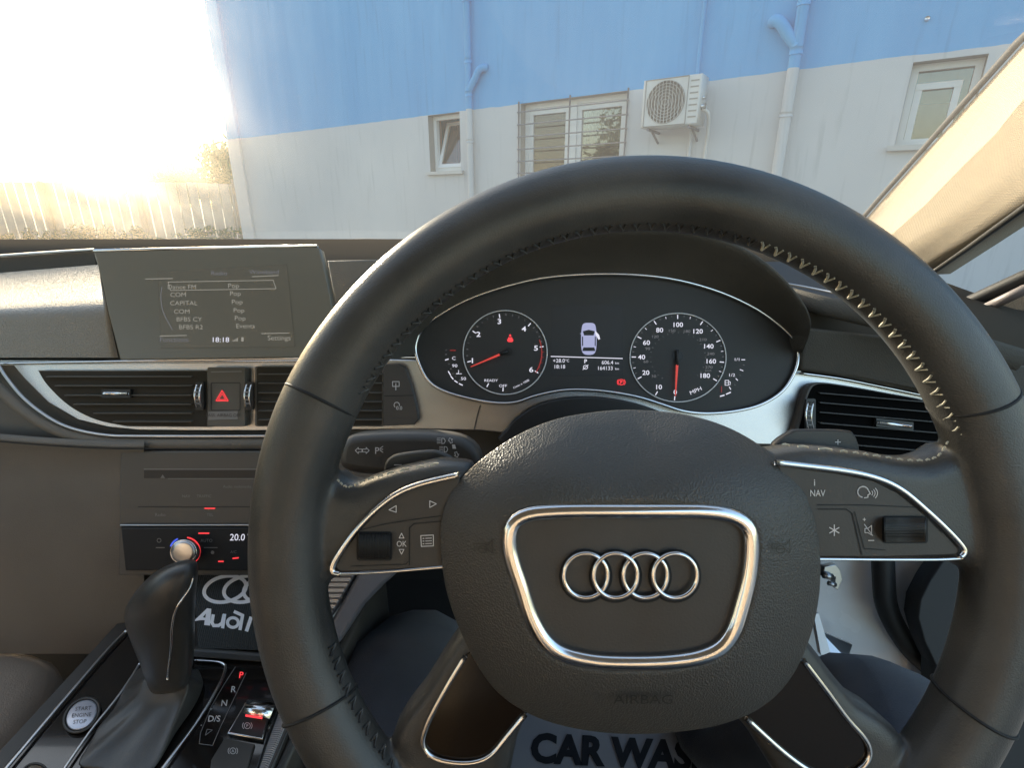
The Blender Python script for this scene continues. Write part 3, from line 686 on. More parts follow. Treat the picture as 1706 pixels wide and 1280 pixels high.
# small gauges
mb = MB()
mb.text('C', 756, 597, 5.5, F, lamp_w, sx=1.2); mb.text('90', 757.5, 609.5, 5, F, lamp_w, sx=1.3); mb.text('50', 772, 631, 5, F, lamp_w, sx=1.3); mb.line([(750, 584), (759, 584)], 1.5, F, lamp_dr)
for l in ([(742, 600), (747, 598.5)], [(747, 619), (750.5, 625)], [(751, 627), (755, 632)], [(757.5, 634.5), (762, 637.5)], [(765, 639.5), (770.5, 642)]): mb.line(l, 1.7, F, lamp_w)
for x, y in ((742, 584), (742, 591), (747, 607), (750, 615), (754, 623), (758, 628), (765, 634)): mb.line([(x, y), (x+2, y-.6)], .8, F, lamp_g)
mb.line([(764, 617), (764, 622), (760, 623), (769, 623)], .9, F, lamp_w)
mb.build('temperature_gauge', face)
mb = MB()
mb.text('1/1', 1228, 599, 4.8, F, lamp_w, sx=1.25); mb.text('1/2', 1219, 625, 5, F, lamp_w, sx=1.3)
for l in ([(1235.5, 599.5), (1241, 599.5)], [(1233, 616), (1238, 618)], [(1226, 631), (1229, 634)], [(1215, 645), (1217.5, 649)]): mb.line(l, 1.3, F, lamp_w)
for l in ([(1200, 660.5), (1206.5, 658.7)], [(1210, 657), (1217, 654)]): mb.line(l, 1.9, F, lamp_w)
for x, y in ((1238, 608), (1232, 625), (1223, 641)): mb.line([(x, y), (x+2, y+.8)], .9, F, lamp_g)
mb.line([(1208, 634), (1214, 634), (1214, 642), (1208, 642)], 1., F, lamp_w, True); mb.line([(1208, 638), (1214, 638)], .8, F, lamp_w); mb.line([(1215, 636), (1217, 637), (1216, 642)], .9, F, lamp_w); mb.line([(1202, 644), (1202, 654)], 1.3, F, lamp_dr)
mb.build('fuel_gauge', face)
mb = MB(); mb.flat(disp, at(DC-.0003), scr)
mb.line([(918, 594), (1037, 597.5)], 1.4, F, lamp_w)
body = spl([(969, 548), (972, 539.5), (981, 538), (990, 539.5), (993, 548), (994, 566), (993, 583), (989, 590), (981, 591.5), (973, 590), (969, 583), (968, 566)], 3, True)
mb.flat(body, F, icon); F2 = at(DC-.0009)
mb.flat([(971, 552), (981, 549.5), (991, 552), (989, 559), (973, 559)], F2, clusterm); mb.flat([(972, 579), (990, 579), (992, 585), (970, 585)], F2, clusterm)
mb.flat([(969.6, 561), (971.4, 561), (971.6, 576), (969.8, 577)], F2, clusterm); mb.flat([(991, 561), (992.6, 561), (992.4, 577), (990.8, 576)], F2, clusterm)
mb.flat([(991.5, 551), (998, 558), (1000, 565), (997, 566), (992, 557)], F2, lamp_w); mb.flat([(965.5, 556), (969, 555), (969, 557)], F, icon)
mb.text('+28.0', 931, 601, 6.2, F, lamp_w); mb.text('°C', 945, 601, 4.4, F, lamp_w); mb.text('18:18', 932, 611, 6.2, F, lamp_w)
mb.text('P', 975.5, 602, 6.5, F, lamp_w, bold=.02); mb.line(ell(975.5, 612, 3.6, 3.2, 12), 1., F, lamp_w, True); mb.line([(971, 616), (980, 608)], 1., F, lamp_w)
mb.text('606.4', 1012, 604, 6.2, F, lamp_w); mb.text('km', 1028, 605, 3.8, F, lamp_w); mb.text('164133', 1008, 613.5, 6.2, F, lamp_w); mb.text('km', 1028, 614.5, 3.8, F, lamp_w)
mb.text('P', 1035, 637, 5.5, F, lamp_r, bold=.03); mb.line(ell(1035, 637, 4.6, 4.6, 16), 1.1, F, lamp_r, True); mb.line(ell(1035, 637, 6.6, 6, 8, -45, 45), 1.1, F, lamp_r); mb.line(ell(1035, 637, 6.6, 6, 8, 135, 225), 1.1, F, lamp_r)
mb.build('driver_display', face, label='small centre display with a car plan, clock and odometer')
mb = MB(); mb.tube([P(x, y, DC-.004) for x, y in cl], .0017, chrome, closed=True, seg=8)
# dark collar between bezel and face
cl_in = [toward(p, CC, .985) for p in cl]
mb.loft([[P(x, y, DC-.0036) for x, y in cl], [P(x, y, DC+.0005) for x, y in cl_in]], clusterm, caps=False); mb.build('bezel', face, label='thin silver outline of the cluster')

# binnacle hood
hood_f = spl([(650, 600), (664, 540), (700, 490), (770, 443), (860, 408), (960, 390), (1060, 384), (1150, 388), (1230, 412), (1290, 452), (1330, 495), (1350, 530), (1350, 556), (1336, 590)], 6)
hood_b = spl([(693, 590), (697, 562), (732, 525), (775, 501), (840, 478), (910, 462), (985, 456), (1060, 457), (1130, 466), (1200, 486), (1260, 514), (1303, 545), (1325, 570), (1331, 592)], 6)
mb = MB()
rows = []
for t, lip in ((0., 0), (.25, 0), (.5, 0), (.75, 0), (1., 0)):
    rows.append([])
    nh = len(hood_b)
    for ih, (a, b) in enumerate(zip(hood_b, hood_f)):
        tp_ = min(1, (nh-1-ih)/9)**.6; d = DC-.004-.050*t*tp_
        px = a[0]+(b[0]-a[0])*t; py = a[1]+(b[1]-a[1])*(t**.85)
        rows[-1].append(P(px, py, d))
# rolled lip and outer shell running forward to the dash
lipP = rows[-1]
def outer(i, s, drop):
    p = lipP[i]; q = Vector(p); return q
for s, up in ((.004, .0022), (.010, .0034), (.02, .0034), (.06, .002), (.12, -.006), (.20, -.022), (.28, -.045)):
    r_ = []
    for i, p in enumerate(lipP):
        x0 = p.x; c = .085; 
        tp_ = min(1, (nh-1-i)/9)**.6; r_.append(Vector((c+(p.x-c)*(1+up*3*tp_), p.y+s, p.z+up*tp_-(1-tp_)*s*.5)))
    rows.append(r_)
mb.grid(rows, softdash); hood = mb.build('binnacle_hood', dash, mods=('fix',))
so = hood.modifiers.new('s', 'SUBSURF'); so.levels = 1; so.render_levels = 1
# under-cluster cowl
mb = MB(); pl = spl([(845, 715), (862, 695), (900, 672), (950, 662), (1005, 662), (1060, 672), (1110, 690), (1160, 715), (1180, 740), (1000, 760), (840, 740)], 3, True)
mb.prism(pts(pl, DC-.012), blackplas, .02, bevel=.002); mb.build('cluster_cowl', dash, mods=('fix',))
# right dash end pieces: speaker grille strip, chrome line and the pads by the door
mb = MB(); mb.prism([P(1240, 436, .60), P(1300, 436, .60), P(1452, 500, .52), P(1445, 520, .50), P(1385, 510, .52), P(1290, 470, .56)], ventgrey, .01, axis=Vector((0, .3, -1))); mb.build('defroster_grille', dash, mods=('fix',))
mb = MB(); mb.tube([P(1300, 471, .54), P(1340, 478, .52), P(1400, 490, .505)], .0012, chrome2, seg=6); mb.build('chrome_strip', dash)
mb = MB(); mb.tube([P(x, y, d) for x, y, d in ((1305, 492, .53), (1380, 512, .50), (1460, 530, .48), (1560, 556, .46), (1700, 600, .44))], .010, softdash, seg=12, flat=.7)
mb.prism([P(1340, 545, .50), P(1480, 560, .50), P(1760, 620, .50), P(1760, 700, .50), P(1560, 660, .515), P(1400, 626, .515), P(1335, 617, .515)], softdash, .02, bevel=.003); mb.build('door_side_pad', dash, mods=('fix',))

# ---------------------------------------------------------------- centre stack
mb = MB(); D2 = .512
mb.prism(pts([(200, 752), (650, 752), (650, 880), (640, 960), (196, 960)], D2), stackgrey, .02, bevel=.002); F = at(D2-.0005)
mb.line([(240, 782), (430, 782)], 1.6, F, legdim); mb.line([(280, 798), (430, 798)], 1.2, F, legdim); mb.flat([(240, 784), (440, 784), (440, 797), (240, 797)], at(D2-.0003), blackplas)
mb.text('▲', 270, 795, 4, F, legdim); mb.flat([(267, 797), (271, 791), (275, 797)], F, legdim)
mb.text('Audio multimedia', 395, 811, 4.6, F, legdim); mb.text('NAV', 310, 827, 4.6, F, legdim); mb.text('TRAFFIC', 340, 827, 4.6, F, legdim); mb.text('Radio', 267, 858, 5.4, F, legdim); mb.text('TEL', 350, 858, 5, F, legdim)
mb.line([(230, 845), (430, 845)], 1., F, matteblk); mb.line([(341, 847.5), (358, 847.5)], 2., F, lamp_r)
mb.build('radio_panel', dash, mods=('fix',))
mb = MB(); mb.tube([P(201, 875.5, D2-.003), P(640, 875.5, D2-.003)], .0010, chrome2, seg=6); mb.build('chrome_strip', dash)
mb = MB(); D3 = .508; mb.prism(pts([(200, 879), (640, 879), (636, 952), (208, 952)], D3), matteblk, .012, bevel=.002); F = at(D3-.0005)
mb.text('20.0', 395, 895.5, 11, F, lamp_w, sx=.95, shear=.1); mb.text('°C', 416, 893, 5, F, lamp_w)
for l in ([(331, 889), (348, 889)], [(364, 936), (372, 936)], [(388, 931), (397, 930)]): mb.line(l, 2.2, F, lamp_r)
mb.line([(260, 913), (274, 913)], 1.4, F, legdim); mb.line([(340, 913), (362, 913)], 1.4, F, legdim); mb.text('AUTO', 344, 901, 5, F, legdim); mb.text('A/C', 389, 920, 4.5, F, legdim); mb.flat(ell(354, 921, 3, 3, 10), F, legdim); mb.line(ell(265, 901, 3.4, 3.4, 8), 1., F, legdim, True)
mb.line(ell(309, 919, 24, 23, 20, -82, 48), 2.4, F, lamp_r); mb.line(ell(307, 918, 24, 22, 8, -160, -118), 2.6, F, lamp_b)
clim = mb.build('climate_panel', dash, mods=('fix',), label='climate panel showing 20.0 with red marker lights')
mb = MB(); rr = []
for d, s, dx in ((D3, 1., 4), (D3-.006, 1., 2), (D3-.014, .96, -2), (D3-.0165, .88, -3), (D3-.017, .7, -3)):
    rr.append([P(308+dx+22*s*math.cos(a), 920+(-dx*.0)+20*s*math.sin(a), d) for a in [2*math.pi*i/32 for i in range(32)]])
mb.loft(rr[:3], smoothblk); mb.loft(rr[2:], chrome2)
mb.tube(rr[2], .0010, chrome, closed=True, seg=6); mb.build('temperature_knob', dash, mods=('fix',))

# ---------------------------------------------------------------- centre console
ZC = CAMZ-.42
FZ = lambda x, y: PZ(x, y, ZC)
mb = MB(); con = [(222, 1048), (206, 1052), (-60, 1350), (-60, 1500), (360, 1500), (446, 1235), (470, 1170), (470, 1085), (320, 1085)]
mb.prism([FZ(x, y) for x, y in con], pianoblk, .03, axis=Vector((0, 0, -1)), bevel=.002)
base = [(195, 1040), (-90, 1350), (-90, 1560), (330, 1560), (470, 1235), (530, 1085), (560, 1030), (300, 1030)]
mb.prism([PZ(x, y, ZC-.004) for x, y in base], smoothblk, .36, axis=Vector((0, 0, -1)))
f = FZ
F = lambda x, y: PZ(x, y, ZC+.0008)
for s, x, y, m_, h in (('P', 401, 1125, lamp_r, 10), ('R', 388, 1149, legend, 10), ('N', 373, 1172, legend, 10), ('D/S', 356, 1198, legend, 10), ('+', 351, 1182, legend, 6), ('-', 335, 1208, legend, 6)):
    mb.text(s, x, y, h, F, m_, shear=.15, rot=0, bold=.01)
mb.line([(345, 1216), (354, 1217), (342, 1226)], 1.1, F, legdim, True)
mb.line([(392, 1112), (374, 1140), (352, 1178), (334, 1222), (332, 1240), (354, 1243), (366, 1215), (392, 1160), (410, 1122)], 1., F, legdim)
cons = mb.build('centre_console', car, mods=('fix',), label='gloss black centre console with shift legend P R N D/S')
zt = .003
def ztube(name, pl, r, m, parent, k=5, z=zt, flat=.7, **kw):
    mb = MB(); mb.tube([PZ(x, y, ZC+z) for x, y in spl(pl, k)], r, m, seg=8, flat=flat, nrm=(0, 0, 1)); return mb.build(name, parent, **kw)
ztube('chrome_trim', [(210, 1052), (176, 1087), (100, 1175), (20, 1270), (-60, 1365)], .0016, chrome2, cons)
ztube('chrome_trim', [(326, 1100), (352, 1102), (370, 1105), (376, 1113), (366, 1140), (330, 1200), (285, 1262), (235, 1330)], .0015, chrome, cons)
ztube('chrome_trim', [(233, 1106), (215, 1135), (190, 1170), (150, 1220), (95, 1300)], .0013, chrome2, cons)
# ribbed aluminium edge
mb = MB(); rows = [[PZ(x+dx*(1+(y-950)/420.), y, ZC-.002-dz) for x, y in ((590, 925), (545, 1020), (498, 1125), (462, 1205), (428, 1282), (380, 1390))] for dx, dz in ((-14, .002), (-8, 0), (6, 0), (14, .004), (16, .01))]
mb.grid(rows, ribalu)
mb.prism([PZ(x, y, ZC-.012) for x, y in ((610, 930), (555, 1050), (500, 1180), (430, 1330), (450, 1330), (520, 1180), (585, 1060), (640, 940))], smoothblk, .3, axis=Vector((.0, 0, -1)), bevel=.006)
mb.build('console_edge_trim', cons, mods=('fix',), label='ribbed silver edge strip of the console')
satin = mat('knee bolster satin', (.13, .145, .18), .4, bump=.3, scale=900)
mb = MB(); mb.prism([P(x, y, .470) for x, y in ((500, 930), (600, 930), (589, 962), (553, 1026), (500, 1110))], ribalu, .02, bevel=.002); mb.build('console_flank', cons, mods=('fix',), label='ribbed silver upper flank of the console')
mb = MB(); mb.prism([P(x, y, .474) for x, y in ((603, 930), (690, 930), (640, 975), (606, 1010), (570, 1066), (520, 1130), (520, 1084), (555, 1030), (592, 962))], satin, .02, bevel=.004); mb.build('knee_bolster', cons, mods=('fix',), label='satin blue-grey panel beside the driver footwell')
# start button
def ztop(name, cx, cy, rx, ry, rot, h, m, parent, text=None, bez=True, **kw):
    mb = MB(); c, s = math.cos(math.radians(rot)), math.sin(math.radians(rot))
    def e(k, z): return [PZ(cx+(rx*k*math.cos(a)*c-ry*k*math.sin(a)*s), cy+(rx*k*math.cos(a)*s+ry*k*math.sin(a)*c), ZC+z) for a in [2*math.pi*i/40 for i in range(40)]]
    if bez: mb.loft([e(1.22, .0005), e(1.2, .003), e(1.05, .0035), e(1.02, .001)], smoothblk)
    mb.loft([e(1., .0015), e(.97, h), e(.88, h+.0006)], m)
    if text:
        for i, t in enumerate(text): mb.text(t, cx+2-i*3, cy-11+i*11, 6.5, lambda x, y: PZ(x, y, ZC+h+.0009), panelgrey, rot=-4, shear=.25)
    return mb.build(name, parent, mods=('fix',), **kw)
ztop('start_button', 136, 1192, 30, 21, -43, .003, startm, cons, ('START', 'ENGINE', 'STOP'), label='round silver start stop button')
ztop('rotary_knob', 57, 1292, 20, 17, -20, .008, chrome, cons, label='silver-rimmed rotary knob at the bottom edge')
# parking brake switch
mb = MB(); q = [(409, 1172), (452, 1173), (437, 1232), (381, 1222)]
mb.prism([PZ(x, y, ZC+.0035) for x, y in q], blackplas, .006, axis=Vector((0, 0, -1)), bevel=.0006)
mb.tube([PZ(x, y, ZC+.003) for x, y in q], .0008, chrome, closed=True, seg=6)
mb.loft([[PZ(x, y, ZC+z) for x, y in ((404, 1190-k), (412, 1168-k), (452, 1172-k), (458, 1178-k), (449, 1200-k))] for z, k in ((.002, 0), (.009, 2))], chrome)
mb.line([(410, 1193), (436, 1197)], 4, lambda x, y: PZ(x, y, ZC+.0096), lamp_r)
G = lambda x, y: PZ(x, y, ZC+.0042)
mb.line(ell(412, 1210, 5, 5, 14), 1., G, legend, True); mb.text('P', 412, 1210, 5, G, legend); mb.line(ell(412, 1210, 8, 7.5, 6, -40, 40), 1., G, legend); mb.line(ell(412, 1210, 8, 7.5, 6, 140, 220), 1., G, legend)
mb.build('parking_brake_switch', cons, mods=('fix',), label='silver-lipped parking brake switch with a red light')
mb = MB(); q = [(374, 1230), (424, 1240), (408, 1290), (350, 1280), (352, 1266)]
mb.prism([PZ(x, y, ZC+.0025) for x, y in q], smoothblk, .004, axis=Vector((0, 0, -1)), bevel=.0008); G = lambda x, y: PZ(x, y, ZC+.0032)
mb.line(ell(388, 1252, 5, 5, 14), 1., G, legend, True); mb.text('A', 388, 1252, 5, G, legend); mb.line(ell(388, 1252, 8, 7.5, 6, -40, 40), 1., G, legend); mb.line(ell(388, 1252, 8, 7.5, 6, 140, 220), 1., G, legend)
mb.build('hold_button', cons, mods=('fix',))
# storage tray behind the lever
mb = MB(); mb.prism(pts([(190, 948), (560, 948), (540, 1090), (190, 1060)], .560), carpet, .012)
mb.prism([P(320, 1082, .497), P(500, 1096, .497), P(500, 1110, .492), P(318, 1096, .492)], smoothblk, .02, bevel=.002)
mb.build('storage_tray', cons, mods=('fix',))

# gear lever
mb = MB(); sec = [(252, 308, 1158, .446), (246, 316, 1140, .444), (239, 321, 1120, .442), (231, 324, 1095, .440), (221, 325, 1070, .437), (211, 325, 1045, .434), (205, 326, 1020, .431), (210, 327, 1000, .429), (224, 329, 978, .427), (244, 331, 958, .426), (262, 330, 945, .427), (282, 326, 937, .429), (300, 319, 933, .432)]
rr = []; leverblk = mat('gear lever leather', (.040, .039, .037), .30, bump=.25, scale=1300, var=.2, vscale=30)
for xa, xb, y, d in sec:
    w = (xb-xa)/2; x = (xa+xb)/2; rd = .010+.016*w/48
    rr.append([P(x+w*math.copysign(abs(math.cos(q))**.8, math.cos(q)), y-.16*w*math.cos(q), d+rd*math.copysign(abs(math.sin(q))**.8, math.sin(q))) for q in [2*math.pi*k/28 for k in range(28)]])
mb.loft(rr, leverblk); lev = mb.build('gear_lever', cons, mods=('fix',), label='black leather gear lever with a thin chrome spine')
so = lev.modifiers.new('s', 'SUBSURF'); so.levels = 2; so.render_levels = 2
def levd(px, py):
    for (a0, b0_, y0, d0), (a1, b1, y1, d1) in zip(sec[:-1], sec[1:]):
        if y1 <= py <= y0:
            t = (y0-py)/(y0-y1); xa, xb, d = a0+(a1-a0)*t, b0_+(b1-b0_)*t, d0+(d1-d0)*t
            w = (xb-xa)/2; c = max(-.97, min(.97, (px-(xa+xb)/2)/w)); cc = abs(c)**1.25; return d-(.010+.016*w/48)*(math.sqrt(1-cc*cc))**.8-.0002
    return .42
chr2 = MB(); chr2.tube([P(x, y, levd(x, y)) for x, y in spl([(322, 962), (317, 978), (306, 996), (295, 1012), (289, 1030), (286, 1052), (285, 1080), (282, 1108), (279, 1132)], 4)], .0009, chrome, seg=6); chr2.build('lever_chrome', cons)
mb = MB(); rings = []
b0 = [(228, 1108), (316, 1108), (345, 1128), (330, 1175), (285, 1240), (240, 1310), (170, 1310), (112, 1290), (150, 1225), (195, 1162)]
n = 40; bs = spl(b0, 4, True); c0 = (280, 1142)
for t in (0, .18, .4, .65, .85, 1):
    ring = []
    for i, p in enumerate(bs):
        x, y = p; cxx, cyy = c0; k = (1-t)**1.25
        fold = 1+.16*math.sin(i*math.pi*2*9/len(bs))*math.sin(math.pi*t)
        w = .10+.90*k*fold if t else 1.
        q = PZ(x, y, ZC); top = P(c0[0]+(36*math.cos(2*math.pi*i/len(bs)+math.pi*1.25)), c0[1]+20*math.sin(2*math.pi*i/len(bs)+math.pi*1.25), .440)
        kk = min(1, w) if t else 1
        v = top.lerp(q, kk); v.z = ZC+.001+(top.z-ZC)*t**1.3 if t < 1 else top.z
        ring.append(v)
    rings.append(ring)
mb.loft(rings, leather); bt = mb.build('lever_gaiter', cons, mods=('fix',)); so = bt.modifiers.new('s', 'SUBSURF'); so.levels = 1; so.render_levels = 2

# passenger seat
def cushion(name, cx, cy, cz, sx, sy, sz, parent, m=seatm, rot=0, **kw):
    bm = bmesh.new(); bmesh.ops.create_cube(bm, size=1); bmesh.ops.subdivide_edges(bm, edges=bm.edges, cuts=3, use_grid_fill=True)
    R = Matrix.Rotation(rot, 3, 'X')
    for v in bm.verts:
        v.co = R @ Vector((v.co.x*sx, v.co.y*sy, v.co.z*sz)); v.co += Vector((cx, cy, cz))
    for f_ in bm.faces: f_.smooth = True
    me = bpy.data.meshes.new(name); bm.to_mesh(me); bm.free(); me.materials.append(m); o = bpy.data.objects.new(name, me); put(o, parent); tag(o, **kw)
    s_ = o.modifiers.new('s', 'SUBSURF'); s_.levels = 2; s_.render_levels = 2; return o
mb = MB(); st = PZ(0, 1210, CAMZ-.50)
ps = cushion('passenger_seat', -.765, .07, CAMZ-.575, .60, .76, .25, car, label='beige leather passenger seat cushion with a curved seam')
ds = cushion('driver_seat', .07, -.12, CAMZ-.72, .54, .52, .16, car, label='beige leather driver seat cushion')
cushion('seat_back', .07, -.48, CAMZ-.35, .54, .16, .70, ds, rot=-.2); cushion('seat_back', -.72, -.42, CAMZ-.30, .54, .16, .72, ps, rot=-.2)
cushion('rear_seat', -.3, -1.15, CAMZ-.45, 1.3, .2, .8, car, rot=-.2)

# footwell, floor, body
ZF = CAMZ-.87
mb = MB()
mb.prism([Vector((-1.15, 1.05, ZF)), Vector((.62, 1.05, ZF)), Vector((.60, -1.5, ZF)), Vector((-1.15, -1.5, ZF))], carpet, .04, axis=Vector((0, 0, -1)))
mb.prism([Vector((-1.15, 1.02, ZF-.03)), Vector((.66, 1.02, ZF-.03)), Vector((.66, 1.02, CAMZ-.13)), Vector((-1.15, 1.02, CAMZ-.13))], carpet, .03, axis=Vector((0, 1, 0)))
mb.build('floor_carpet', car, mods=('fix',))
# driver footwell kick panel / painted door aperture
mb = MB()
def wp(pl, d): return [P(x, y, d) for x, y in pl]
rows = []
for t in range(0, 9):
    y = 900+t*30
    rows.append([P(x, y, .92-.05*((x-1365)/150)+.02*math.sin(t*.4)) for x in (1340, 1380, 1410, 1440, 1470, 1510, 1560, 1640)])
mb.grid(rows, whitepaint); jamb = mb.build('door_aperture', car, label='white painted door aperture seen through the wheel')
mb = MB(); mb.tube([P(x, y, .86) for x, y in spl([(1470, 900), (1472, 960), (1476, 1005), (1492, 1045), (1520, 1085), (1560, 1120)], 5)], .0165, rubber, seg=10); mb.build('door_seal', car)
mb = MB(); mb.prism(wp([(1590, 900), (1572, 935), (1550, 968), (1534, 1000), (1530, 1030), (1541, 1070), (1560, 1110), (1560, 1300), (2000, 1300), (2000, 860)], .80), mat('kick panel grey', (.020, .020, .021), .7), .03, bevel=.002); mb.build('kick_panel', car, mods=('fix',))
mb = MB(); mb.prism(wp([(1374, 945), (1392, 941), (1400, 950), (1404, 966), (1396, 984), (1390, 980), (1392, 962), (1372, 962)], .88), steel, .012, bevel=.001)
mb.tube([P(1372, 958, .875), P(1386, 962, .875)], .006, steel, seg=8); mb.tube([P(1380, 972, .875), P(1392, 975, .875)], .004, steel, seg=8); mb.build('door_hinge', car, mods=('fix',))
mb = MB(); mb.prism([P(1356, 1025, .85), P(1364, 1022, .85), P(1384, 1090, .85), P(1368, 1092, .85)], whitepaint, .01); mb.prism([P(1366, 1052, .88), P(1420, 1075, .88), P(1412, 1100, .86), P(1374, 1098, .86)], chrome2, .01); mb.build('sill_plate', car, mods=('fix',))

# A-pillar (driver side)
def pil(px, py, x): r_ = ray(px, py); t = x/r_.x; return r_*t+Vector((0, 0, CAMZ))
def dep(p): q = p-Vector((0, 0, CAMZ)); return q.dot(FWD)
def pset(a, b, c, d):
    c3 = pil(*c); return (pil(*a), pil(*b), c3, P(d[0], d[1], dep(c3)-.002))
A = [pset((1425, 385, .615), (1470, 365, .606), (1525, 405, .592), (1564, 441)),
     pset((1470, 333, .597), (1518, 326, .585), (1576, 368, .570), (1612, 407)),
     pset((1580, 211, .545), (1640, 208, .531), (1702, 273, .515), (1716, 330)),
     pset((1706, 72, .49), (1760, 88, .479), (1806, 190, .465), (1822, 256)),
     pset((2000, -190, .43), (2100, -150, .42), (2150, -20, .415), (2160, 50))]
A.insert(0, tuple(p+(p-q)*.6 for p, q in zip(A[0], A[1])))
mb = MB(); rr = []
for a, b, c, d in A:
    pr = spl([a, b, c], 5)+[tuple(c.lerp(d, .33)+Vector((0, 0, -.001))), tuple(c.lerp(d, .66)), tuple(d)]; out_ = [Vector(p) for p in pr]
    back = [out_[-1]+Vector((.05, .012, .0)), out_[0]+Vector((.05, .03, -.0))]
    rr.append(out_+back)
mb.loft(rr, beige); pil_o = mb.build('windscreen_pillar', car, mods=('fix',), label='beige cloth covered windscreen pillar lit by the sun')
mb = MB(); mb.tube([a[3]+Vector((.004, .0, -.003)) for a in A], .0036, rubber, seg=8); mb.build('pillar_seal', car)
mb = MB(); mb.tube([a[0]+Vector((-.003, .004, .002)) for a in A], .0035, matteblk, seg=8); mb.build('windscreen_edge', car)
# side window frame foot (dark strip) and mirror corner
mb = MB()
mb.tube([P(1560, 530, .66), P(1625, 500, .62), P(1706, 463, .58), P(1800, 425, .54)], .009, rubber, seg=8)
mb.prism([P(1580, 540, .64), P(1640, 506, .62), P(1780, 455, .58), P(1780, 700, .56), P(1600, 640, .6)], softdash, .02, bevel=.003)
mb.tube([P(1640, 515, .60), P(1706, 483, .57), P(1780, 455, .55)], .006, mat('door trim light', (.14, .12, .115), .5), seg=8)
mb.build('door_trim', car, mods=('fix',))

# windscreen: curved pane leaning back
mb = MB(); rows = []
for j in range(13):
    t = j/12; y = 1.06-.90*t; z = -.082+.43*.92*t*1.0
    rows.append([])
    for i in range(25):
        u = -1+2*i/24; hw = (.98-.17*t); cxs = -.33
        rows[-1].append(Vector((cxs+u*hw, y-.13*u*u*(1-.3*t), CAMZ+z+.012*math.sin(math.pi*t)-.01*u*u)))
mb.grid(rows, screen_m); mb.build('windscreen', car, label='dusty windscreen glass with faint reflections')
# roof lining, header, roof skin, passenger pillar and side rails
mb = MB()
rf_o = [Vector((-1.02, .10, CAMZ+.30)), Vector((.36, .10, CAMZ+.30)), Vector((.40, -.6, CAMZ+.33)), Vector((.36, -1.6, CAMZ+.24)), Vector((-1.02, -1.6, CAMZ+.24)), Vector((-1.06, -.6, CAMZ+.33))]
mb.prism(rf_o, headl, .03, axis=Vector((0, 0, 1))); mb.build('roof_lining', car, mods=('fix',))
mb = MB()
mb.tube([Vector((-1.25, .92, CAMZ-.05)), Vector((-1.16, .55, CAMZ+.13)), Vector((-1.04, .12, CAMZ+.29)), Vector((-1.08, -.6, CAMZ+.32))], .03, beige, seg=10); mb.build('windscreen_pillar', car, label='beige windscreen pillar on the passenger side')
# passenger door and outer body
mb = MB(); mb.prism([Vector((-1.22, 1.0, CAMZ-.15)), Vector((-1.22, -1.4, CAMZ-.12)), Vector((-1.22, -1.4, CAMZ-.95)), Vector((-1.22, 1.0, CAMZ-.95))], warmdash, .08, axis=Vector((-1, 0, 0)), bevel=.01); mb.build('passenger_door', car, mods=('fix',))
# bonnet
mb = MB(); rows = []
for j in range(8):
    t = j/7; rows.append([Vector((-.3+u*(.86-.05*t), 1.10+1.0*t-.12*u*u, CAMZ-.125-.17*t**1.5-.05*u*u)) for u in [-1+.2*i for i in range(11)]])
mb.grid(rows, whitepaint); mb.build('bonnet', car, label='white bonnet below the windscreen')
mb = MB(); mb.tube([Vector((-1.0, 1.05, CAMZ-.09)), Vector((-.3, 1.10, CAMZ-.075)), Vector((.35, 1.04, CAMZ-.09))], .008, rubber, seg=8); mb.build('wiper', car)

# ================================================================== THINGS IN THE CAR
mb = MB(); FM = at(.5065)
def PM(x, y, o=0):   # rubber mat leaning at the back of the tray
    return P(x, y, .500-o+.035*(1080-y)/136)
mb.prism([PM(322, 944), PM(480, 947), PM(480, 1086), PM(330, 1080)], matrub, .003)
FN = lambda x, y: PM(x, y, .0008)
for i in range(3):
    c = 375+i*33
    pts2 = [(c+34*math.cos(a)+ -8*math.sin(a), 982+22*math.sin(a)) for a in [2*math.pi*k/40 for k in range(40)]]
    mb.line(pts2, 6., FN, matwhite, True)
tri = [(322, 1036), (345, 1014), (352, 1015), (350, 1043), (340, 1042), (341, 1034), (333, 1034)]
mb.flat(tri, FN, matwhite); mb.flat([(338, 1029), (343, 1023), (342, 1030)], lambda x, y: PM(x, y, .0012), matrub)
mb.line([(355, 1026), (353, 1038), (356, 1043), (364, 1043), (370, 1039), (373, 1026)], 5.5, FN, matwhite); mb.line([(374, 1025), (371, 1046)], 5.5, FN, matwhite)
mb.line(ell(388, 1038, 9, 8, 20), 5., FN, matwhite, True); mb.line([(391, 1020), (404, 1026), (400, 1049)], 5.5, FN, matwhite)
mb.line([(418, 1030), (411, 1051)], 6., FN, matwhite)
mb.build('anti_slip_mat', None, mods=('fix',), label='black ribbed non-slip mat printed with white interlocking rings, lying in the console tray', cat='mat')

ZP = ZF+.012
FP = lambda x, y: PZ(x, y, ZP)
mb = MB()
rows = []
c4 = [(860, 1196), (1262, 1196), (1290, 1420), (830, 1420)]
for j in range(9):
    v = j/8; rows.append([])
    for i in range(13):
        u = i/12
        x = (c4[0][0]*(1-u)+c4[1][0]*u)*(1-v)+(c4[3][0]*(1-u)+c4[2][0]*u)*v; y = 1150*(1-v)+1420*v
        p = PZ(x, y, ZP); p.z += .0008*math.sin(u*9+v*4); rows[-1].append(p)
mb.grid(rows, paper)
mb.text('CAR WASH', 1040, 1254, 46, lambda x, y: PZ(x, y, ZP+.0015), ink, rot=3, bold=.045, sx=.92)
mb.build('paper_mat', None, label='grey paper floor mat printed CAR WASH between the driver feet', cat='floor mat')

